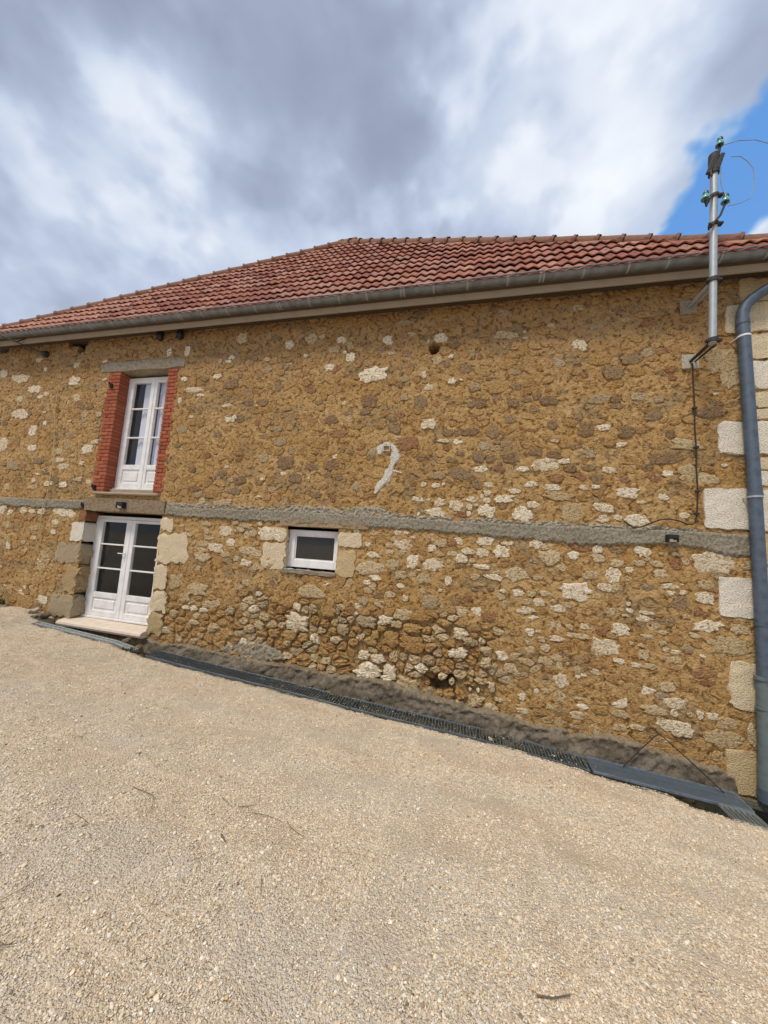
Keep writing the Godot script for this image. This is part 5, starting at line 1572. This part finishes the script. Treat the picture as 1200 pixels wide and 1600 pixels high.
	cable.tube([Vector3(2.915, 5.36, 0.05), Vector3(2.92, 5.27, z), Vector3(2.93, 4.73, z), Vector3(2.925, 4.45, z), Vector3(2.935, 4.19, z), Vector3(2.93, 3.9, z), Vector3(2.938, 3.59, z), Vector3(2.92, 3.29, z), Vector3(2.90, 3.19, z), Vector3(2.87, 3.16, z), Vector3(2.80, 3.165, z), Vector3(2.72, 3.20, z + 0.01), Vector3(2.61, 3.22, z + 0.01), Vector3(2.50, 3.205, z + 0.01), Vector3(2.38, 3.15, z + 0.02), Vector3(2.27, 3.095, z + 0.02), Vector3(2.18, 3.09, z + 0.02), Vector3(2.08, 3.17, z)], 0.009, 8)
	for p in [Vector2(2.93, 4.73), Vector2(2.935, 4.19), Vector2(2.937, 3.6), Vector2(2.92, 3.3)]:
		cable.box(Vector3(p.x, p.y, z), Vector3(0.05, 0.03, 0.04), 0.004)
	tag(obj("wall_cable", cable, M["rust"]), "black cable clipped down the wall from the mast to the concrete band", "cable")
	# spotlights
	for q in [[Vector3(2.625, 2.965, 0.045), 0.118, 0.098, "small black spotlight on the concrete band near the downpipe"], [Vector3(-6.365, 3.085, 0.06), 0.15, 0.12, "small black spotlight on the brown lintel above the door"]]:
		var l := thing("wall_spotlight", q[3], "wall lamp", q[0], "black spotlights on the wall")
		var body := Geo.new()
		body.span(-q[1] / 2, q[1] / 2, -q[2] * 0.05, q[2] / 2, -0.02, 0.075, 0.008)
		body.span(-q[1] / 2, -q[1] / 2 + 0.012, -q[2] / 2, -q[2] * 0.06, -0.02, 0.07, 0.003)
		body.span(q[1] / 2 - 0.012, q[1] / 2, -q[2] / 2, -q[2] * 0.06, -0.02, 0.07, 0.003)
		body.span(0.0, q[1] * 0.32, -q[2] * 0.22, -q[2] * 0.06, 0.0, 0.073, 0.004)
		obj("body", body, M["black"], l)
		var lens := Geo.new()
		lens.box(Vector3(0, -q[2] * 0.26, 0.045), Vector3(q[1] - 0.03, q[2] * 0.40, 0.012), 0.003, Basis(Vector3.RIGHT, 0.35))
		obj("lens", lens, M["lens"], l)
	# old bracket at the left end
	var br := thing("eave_bracket", "thin black iron bracket with a line under the left end of the eaves", "bracket")
	var bar := Geo.new()
	bar.tube([Vector3(-9.08, 6.34, 0.0), Vector3(-9.38, 6.43, 0.28), Vector3(-9.72, 6.53, 0.56), Vector3(-10.2, 6.66, 0.9)], 0.013, 8)
	bar.tube([Vector3(-9.46, 6.455, 0.34), Vector3(-9.36, 6.60, 0.24)], 0.012, 7)
	obj("bar", bar, M["iron"], br)
	var foot := Geo.new()
	foot.lathe([Vector2(0.07, -0.02), Vector2(0.075, 0.03), Vector2(0.05, 0.07), Vector2(0.06, 0.10), Vector2(0.0, 0.12)], Vector3(-9.08, 6.34, 0.0), Vector3(0.1, -0.2, 1).normalized(), 12)
	obj("foot", foot, M["iron"], br)
	for q in [[-6.04, 6.50, "dark bell shaped fitting hanging under the eaves, left one of the pair"], [-5.56, 6.49, "dark bell shaped fitting hanging under the eaves, right one of the pair"]]:
		var f := thing("eave_fitting", q[2], "cable fitting", Vector3(q[0], q[1], 0.06), "pair of dark fittings above the window")
		var bell := Geo.new()
		bell.lathe([Vector2(0.0, 0.13), Vector2(0.035, 0.12), Vector2(0.05, 0.06), Vector2(0.062, 0.0), Vector2(0.058, -0.06), Vector2(0.03, -0.10), Vector2(0.0, -0.11)], Vector3.ZERO, Vector3(0.12, 1, 0.15).normalized(), 14)
		obj("bell", bell, M["black"], f)
		var hook := Geo.new()
		hook.tube([Vector3(0.0, 0.11, 0.0), Vector3(0.01, 0.17, -0.02), Vector3(0.01, 0.18, -0.09)], 0.011, 7)
		hook.tube([Vector3(-0.01, -0.06, 0.05), Vector3(-0.02, -0.13, 0.06)], 0.009, 7)
		obj("hook", hook, M["iron"], f)
	var cord := Geo.new()
	cord.tube([Vector3(-8.42, 5.66, 0.03), Vector3(-8.53, 5.43, 0.04), Vector3(-8.50, 5.0, 0.05), Vector3(-8.40, 4.44, 0.045), Vector3(-8.31, 3.96, 0.05), Vector3(-8.31, 3.28, 0.06), Vector3(-8.37, 3.02, 0.06), Vector3(-8.37, 2.49, 0.05), Vector3(-8.45, 1.97, 0.045), Vector3(-8.48, 1.70, 0.03)], 0.008, 6)
	tag(obj("hanging_cord", cord, M["cord"]), "thin straw coloured cord hanging down the wall left of the window", "cord")


func small_things() -> void:
	var rod := Geo.new()
	rod.tube([Vector3(1.99, 0.10, 0.17), Vector3(2.2, 0.325, 0.13), Vector3(2.38, 0.515, 0.11), Vector3(2.42, 0.545, 0.11), Vector3(2.46, 0.525, 0.115), Vector3(2.7, 0.33, 0.14), Vector3(3.02, 0.055, 0.20)], 0.0065, 7)
	tag(obj("bent_rod", rod, M["rust"]), "thin rusty rod bent like a roof, standing on the blue grey grate", "rod")
	var said := ["thin twig near the left edge, farther of the two lying there", "forked crooked twig in the left of the yard", "short straight twig pointing at the door", "short thin twig beside the straight one", "long level twig in the middle of the yard", "fine curved twig right of the level one",
		"pale stalk low at the left side of the yard", "dark twig cut by the left edge of the picture", "short upright twig in the lower middle", "thick dark twig nearest to the eye, low at the right", "tiny dark bit of bark left of the middle", "thin reddish twig on the gravel beside the drain"]
	var lies := [[[-2.28, 3.44], [-2.2, 3.45], [-2.13, 3.47]], [[-2.24, 3.08], [-2.05, 3.09], [-1.98, 3.16], [-1.92, 3.24]], [[-1.65, 2.88], [-1.53, 2.93]], [[-1.49, 2.91], [-1.40, 2.82]], [[-1.37, 2.92], [-1.28, 2.89], [-1.17, 2.88]], [[-1.13, 2.87], [-1.06, 2.93], [-0.96, 2.97]],
		[[-1.98, 3.97], [-1.95, 3.83]], [[-1.80, 4.10], [-1.72, 4.06]], [[-1.01, 3.38], [-0.99, 3.42], [-0.96, 3.47]], [[0.39, 3.42], [0.46, 3.41], [0.54, 3.37]], [[-1.41, 3.20], [-1.35, 3.24]], [[1.97, 0.47], [2.08, 0.56], [2.18, 0.68]]]
	for k in said.size():
		var g := Geo.new()
		var path := []
		for p in lies[k]:
			path.append(Vector3(p[0], ground_y(p[0], p[1]) + ground_relief(p[0], p[1]) + 0.011 + rng.randf() * 0.006, p[1]))
		g.tube(path, 0.0042 if k == 9 else (0.0024 if k != 10 else 0.006), 6, true, 0.55)
		tag(obj("twig", g, M["straw"] if k == 6 else M["twig"]), said[k], "twig", "twigs on the gravel")
	# tufts at the foot of the wall
	for q in [[-9.15, 1.0, 0.16, 0.17, 60, "low green weeds at the foot of the wall by the left edge"], [-7.62, 0.93, 0.34, 0.06, 26, "few small green sprigs left of the door step"], [-5.36, 0.66, 0.44, 0.07, 40, "mossy sprigs at the right end of the metal channel"]]:
		var g := Geo.new()
		for k in q[4]:
			var p := Vector3(q[0] + rng.randf_range(-1, 1) * q[3] * 1.6, q[1] - 0.02, q[2] + rng.randf_range(-0.6, 0.6) * q[3])
			var d := Vector3(rng.randf_range(-0.7, 0.7), rng.randf_range(0.5, 1.0), rng.randf_range(-0.4, 0.7)).normalized()
			var l: float = q[3] * rng.randf_range(0.5, 1.0)
			var w := d.cross(Vector3(rng.randf_range(-1, 1), 0.2, rng.randf_range(-1, 1))).normalized() * l * 0.16
			g.tint = Color(1, 1, 1) * rng.randf_range(0.6, 1.5)
			for e in 2:
				var a := p + d * l * (0.2 if e == 0 else 0.55)
				g.flat([p if e == 0 else p + d * l * 0.3, a + w, p + d * l * (0.7 if e == 0 else 1.05), a - w], Vector3(0, -9, -9))
		tag(obj("weeds", g, M["leaf"]), q[5], "weeds", "weeds along the wall")
	var dry := Geo.new()
	for k in 16:
		var x: float = [-1.2, -0.75, -1.9, 0.2, -1.0][k % 5] + rng.randf_range(-0.15, 0.15)
		var y := curve(EDGE_X, EDGE_Y, x)
		dry.tube([Vector3(x, y - 0.05, 0.10), Vector3(x + rng.randf_range(-0.05, 0.05), y + rng.randf_range(0.04, 0.12), 0.12 + rng.randf() * 0.05)], 0.003, 5)
	tag(obj("dry_stalks", dry, M["straw"]), "dry grass stalks standing between wall and grates", "dry grass", "", "stuff")
	for q in [[-7.72, 0.90, 0.20, 0.20, 0.12, "flat grey brown stone left of the door step"], [-8.05, 0.97, 0.16, 0.16, 0.10, "small pale stone against the wall farthest left of the step"], [-5.33, 0.62, 0.30, 0.16, 0.15, "dark loose stone wedged between door step and first grate"], [0.42, 0.235, 0.33, 0.05, 0.03, "pebble lying on the dark grate below the wall hollow"], [-5.6, 0.74, 0.28, 0.10, 0.06, "small brown stone under the right end of the door step"]]:
		var b := Geo.new()
		var t: float = q[3]
		b = rough_block(q[0] - t / 2, q[0] + t / 2, q[1] - q[4] * 0.6, q[1] + q[4] * 0.4, q[2] - t / 2, q[2] + t / 2, t * 0.28, Color(0.20, 0.16, 0.11) if t > 0.07 and q[0] > -8.0 else Color(0.55, 0.48, 0.36), q[0])
		tag(obj("loose_stone", b, M["cut_stone"]), q[5], "stone", "loose stones by the drain")


func pebble_mesh(seed_: int) -> ArrayMesh:
	var r := RandomNumberGenerator.new()
	r.seed = seed_
	var g := Geo.new()
	var f := (1.0 + sqrt(5.0)) / 2.0
	var p := []
	for s in [-1.0, 1.0]:
		for t in [-1.0, 1.0]:
			p.append(Vector3(0, s, t * f)); p.append(Vector3(s, t * f, 0)); p.append(Vector3(t * f, 0, s))
	for k in p.size():
		p[k] = p[k].normalized() * r.randf_range(0.75, 1.15)
		p[k].y *= 0.62
		p[k].x *= 1.25
	for a in 12:
		for b in range(a + 1, 12):
			for c in range(b + 1, 12):
				var d1: Vector3 = p[a].normalized()
				if p[a].distance_to(p[b]) < 1.62 and p[b].distance_to(p[c]) < 1.62 and p[a].distance_to(p[c]) < 1.62:
					g.flat([p[a], p[b], p[c]], Vector3.ZERO)
	return g.mesh()


func gravel() -> void:
	for k in 1:
		var count := 780000
		var buf := PackedFloat32Array()
		buf.resize(count * 16)
		var made := 0
		while made < count:
			var z := rng.randf_range(0.10, 4.9)
			var x := rng.randf_range(-10.6, 5.4)
			if x < -3.0 - (4.6 - z) * 2.0 or x > 2.0 + (4.6 - z) * 0.9:
				continue
			if z < lerpf(-0.12, 0.425, smoothstep(-7.75, -7.5, x)) + pit(x) + 0.03:
				if x < -5.0 or x > 3.1 or z < 0.12 or z > 0.40 or rng.randf() > 0.02:
					continue
			elif rng.randf() > 0.70 + broad.get_noise_2d(x * 1.1 + 20.0, z * 1.5) * 1.0:
				continue
			var size := 0.0019 + 0.0032 * pow(rng.randf(), 2.2) + (0.007 * rng.randf() if rng.randf() < 0.025 else 0.0)
			var y := ground_y(x, z) + ground_relief(x, z) + size * rng.randf_range(0.0, 0.45)
			if z < 0.425 and x > -5.0:
				y = curve(EDGE_X, EDGE_Y, x) + 0.014 + size * 0.4
			var b := Basis.from_euler(Vector3(rng.randf_range(-0.5, 0.5), rng.randf() * TAU, rng.randf_range(-0.5, 0.5))).scaled(Vector3.ONE * size)
			var roll_ := rng.randf()
			var c := Color(0.74, 0.615, 0.445)
			if roll_ < 0.18:
				c = Color(0.80, 0.74, 0.63)
			elif roll_ < 0.32:
				c = Color(0.58, 0.42, 0.24)
			elif roll_ < 0.44:
				c = Color(0.55, 0.51, 0.45)
			elif roll_ < 0.443:
				c = Color(0.10, 0.075, 0.05)
			elif roll_ < 0.475:
				c = Color(0.27, 0.20, 0.125)
			c = c * rng.randf_range(0.82, 1.12)
			var row := [b.x.x, b.y.x, b.z.x, x, b.x.y, b.y.y, b.z.y, y, b.x.z, b.y.z, b.z.z, z, c.r, c.g, c.b, 1.0]
			for j in 16:
				buf[made * 16 + j] = row[j]
			made += 1
		var mm := MultiMesh.new()
		mm.transform_format = MultiMesh.TRANSFORM_3D
		mm.use_colors = true
		mm.mesh = pebble_mesh(102)
		mm.instance_count = count
		mm.buffer = buf
		var o := MultiMeshInstance3D.new()
		o.name = numbered("gravel")
		o.multimesh = mm
		o.material_override = M["pebble"]
		add_child(o, true)
		tag(o, "pale limestone gravel strewn over the yard", "gravel", "gravel of the yard", "stuff")


func pit(x: float) -> float:
	return 0.20 * smoothstep(2.30, 2.50, x) * (1.0 - smoothstep(3.35, 3.6, x)) + 0.25 * smoothstep(3.2, 3.3, x) * (1.0 - smoothstep(3.6, 3.9, x))
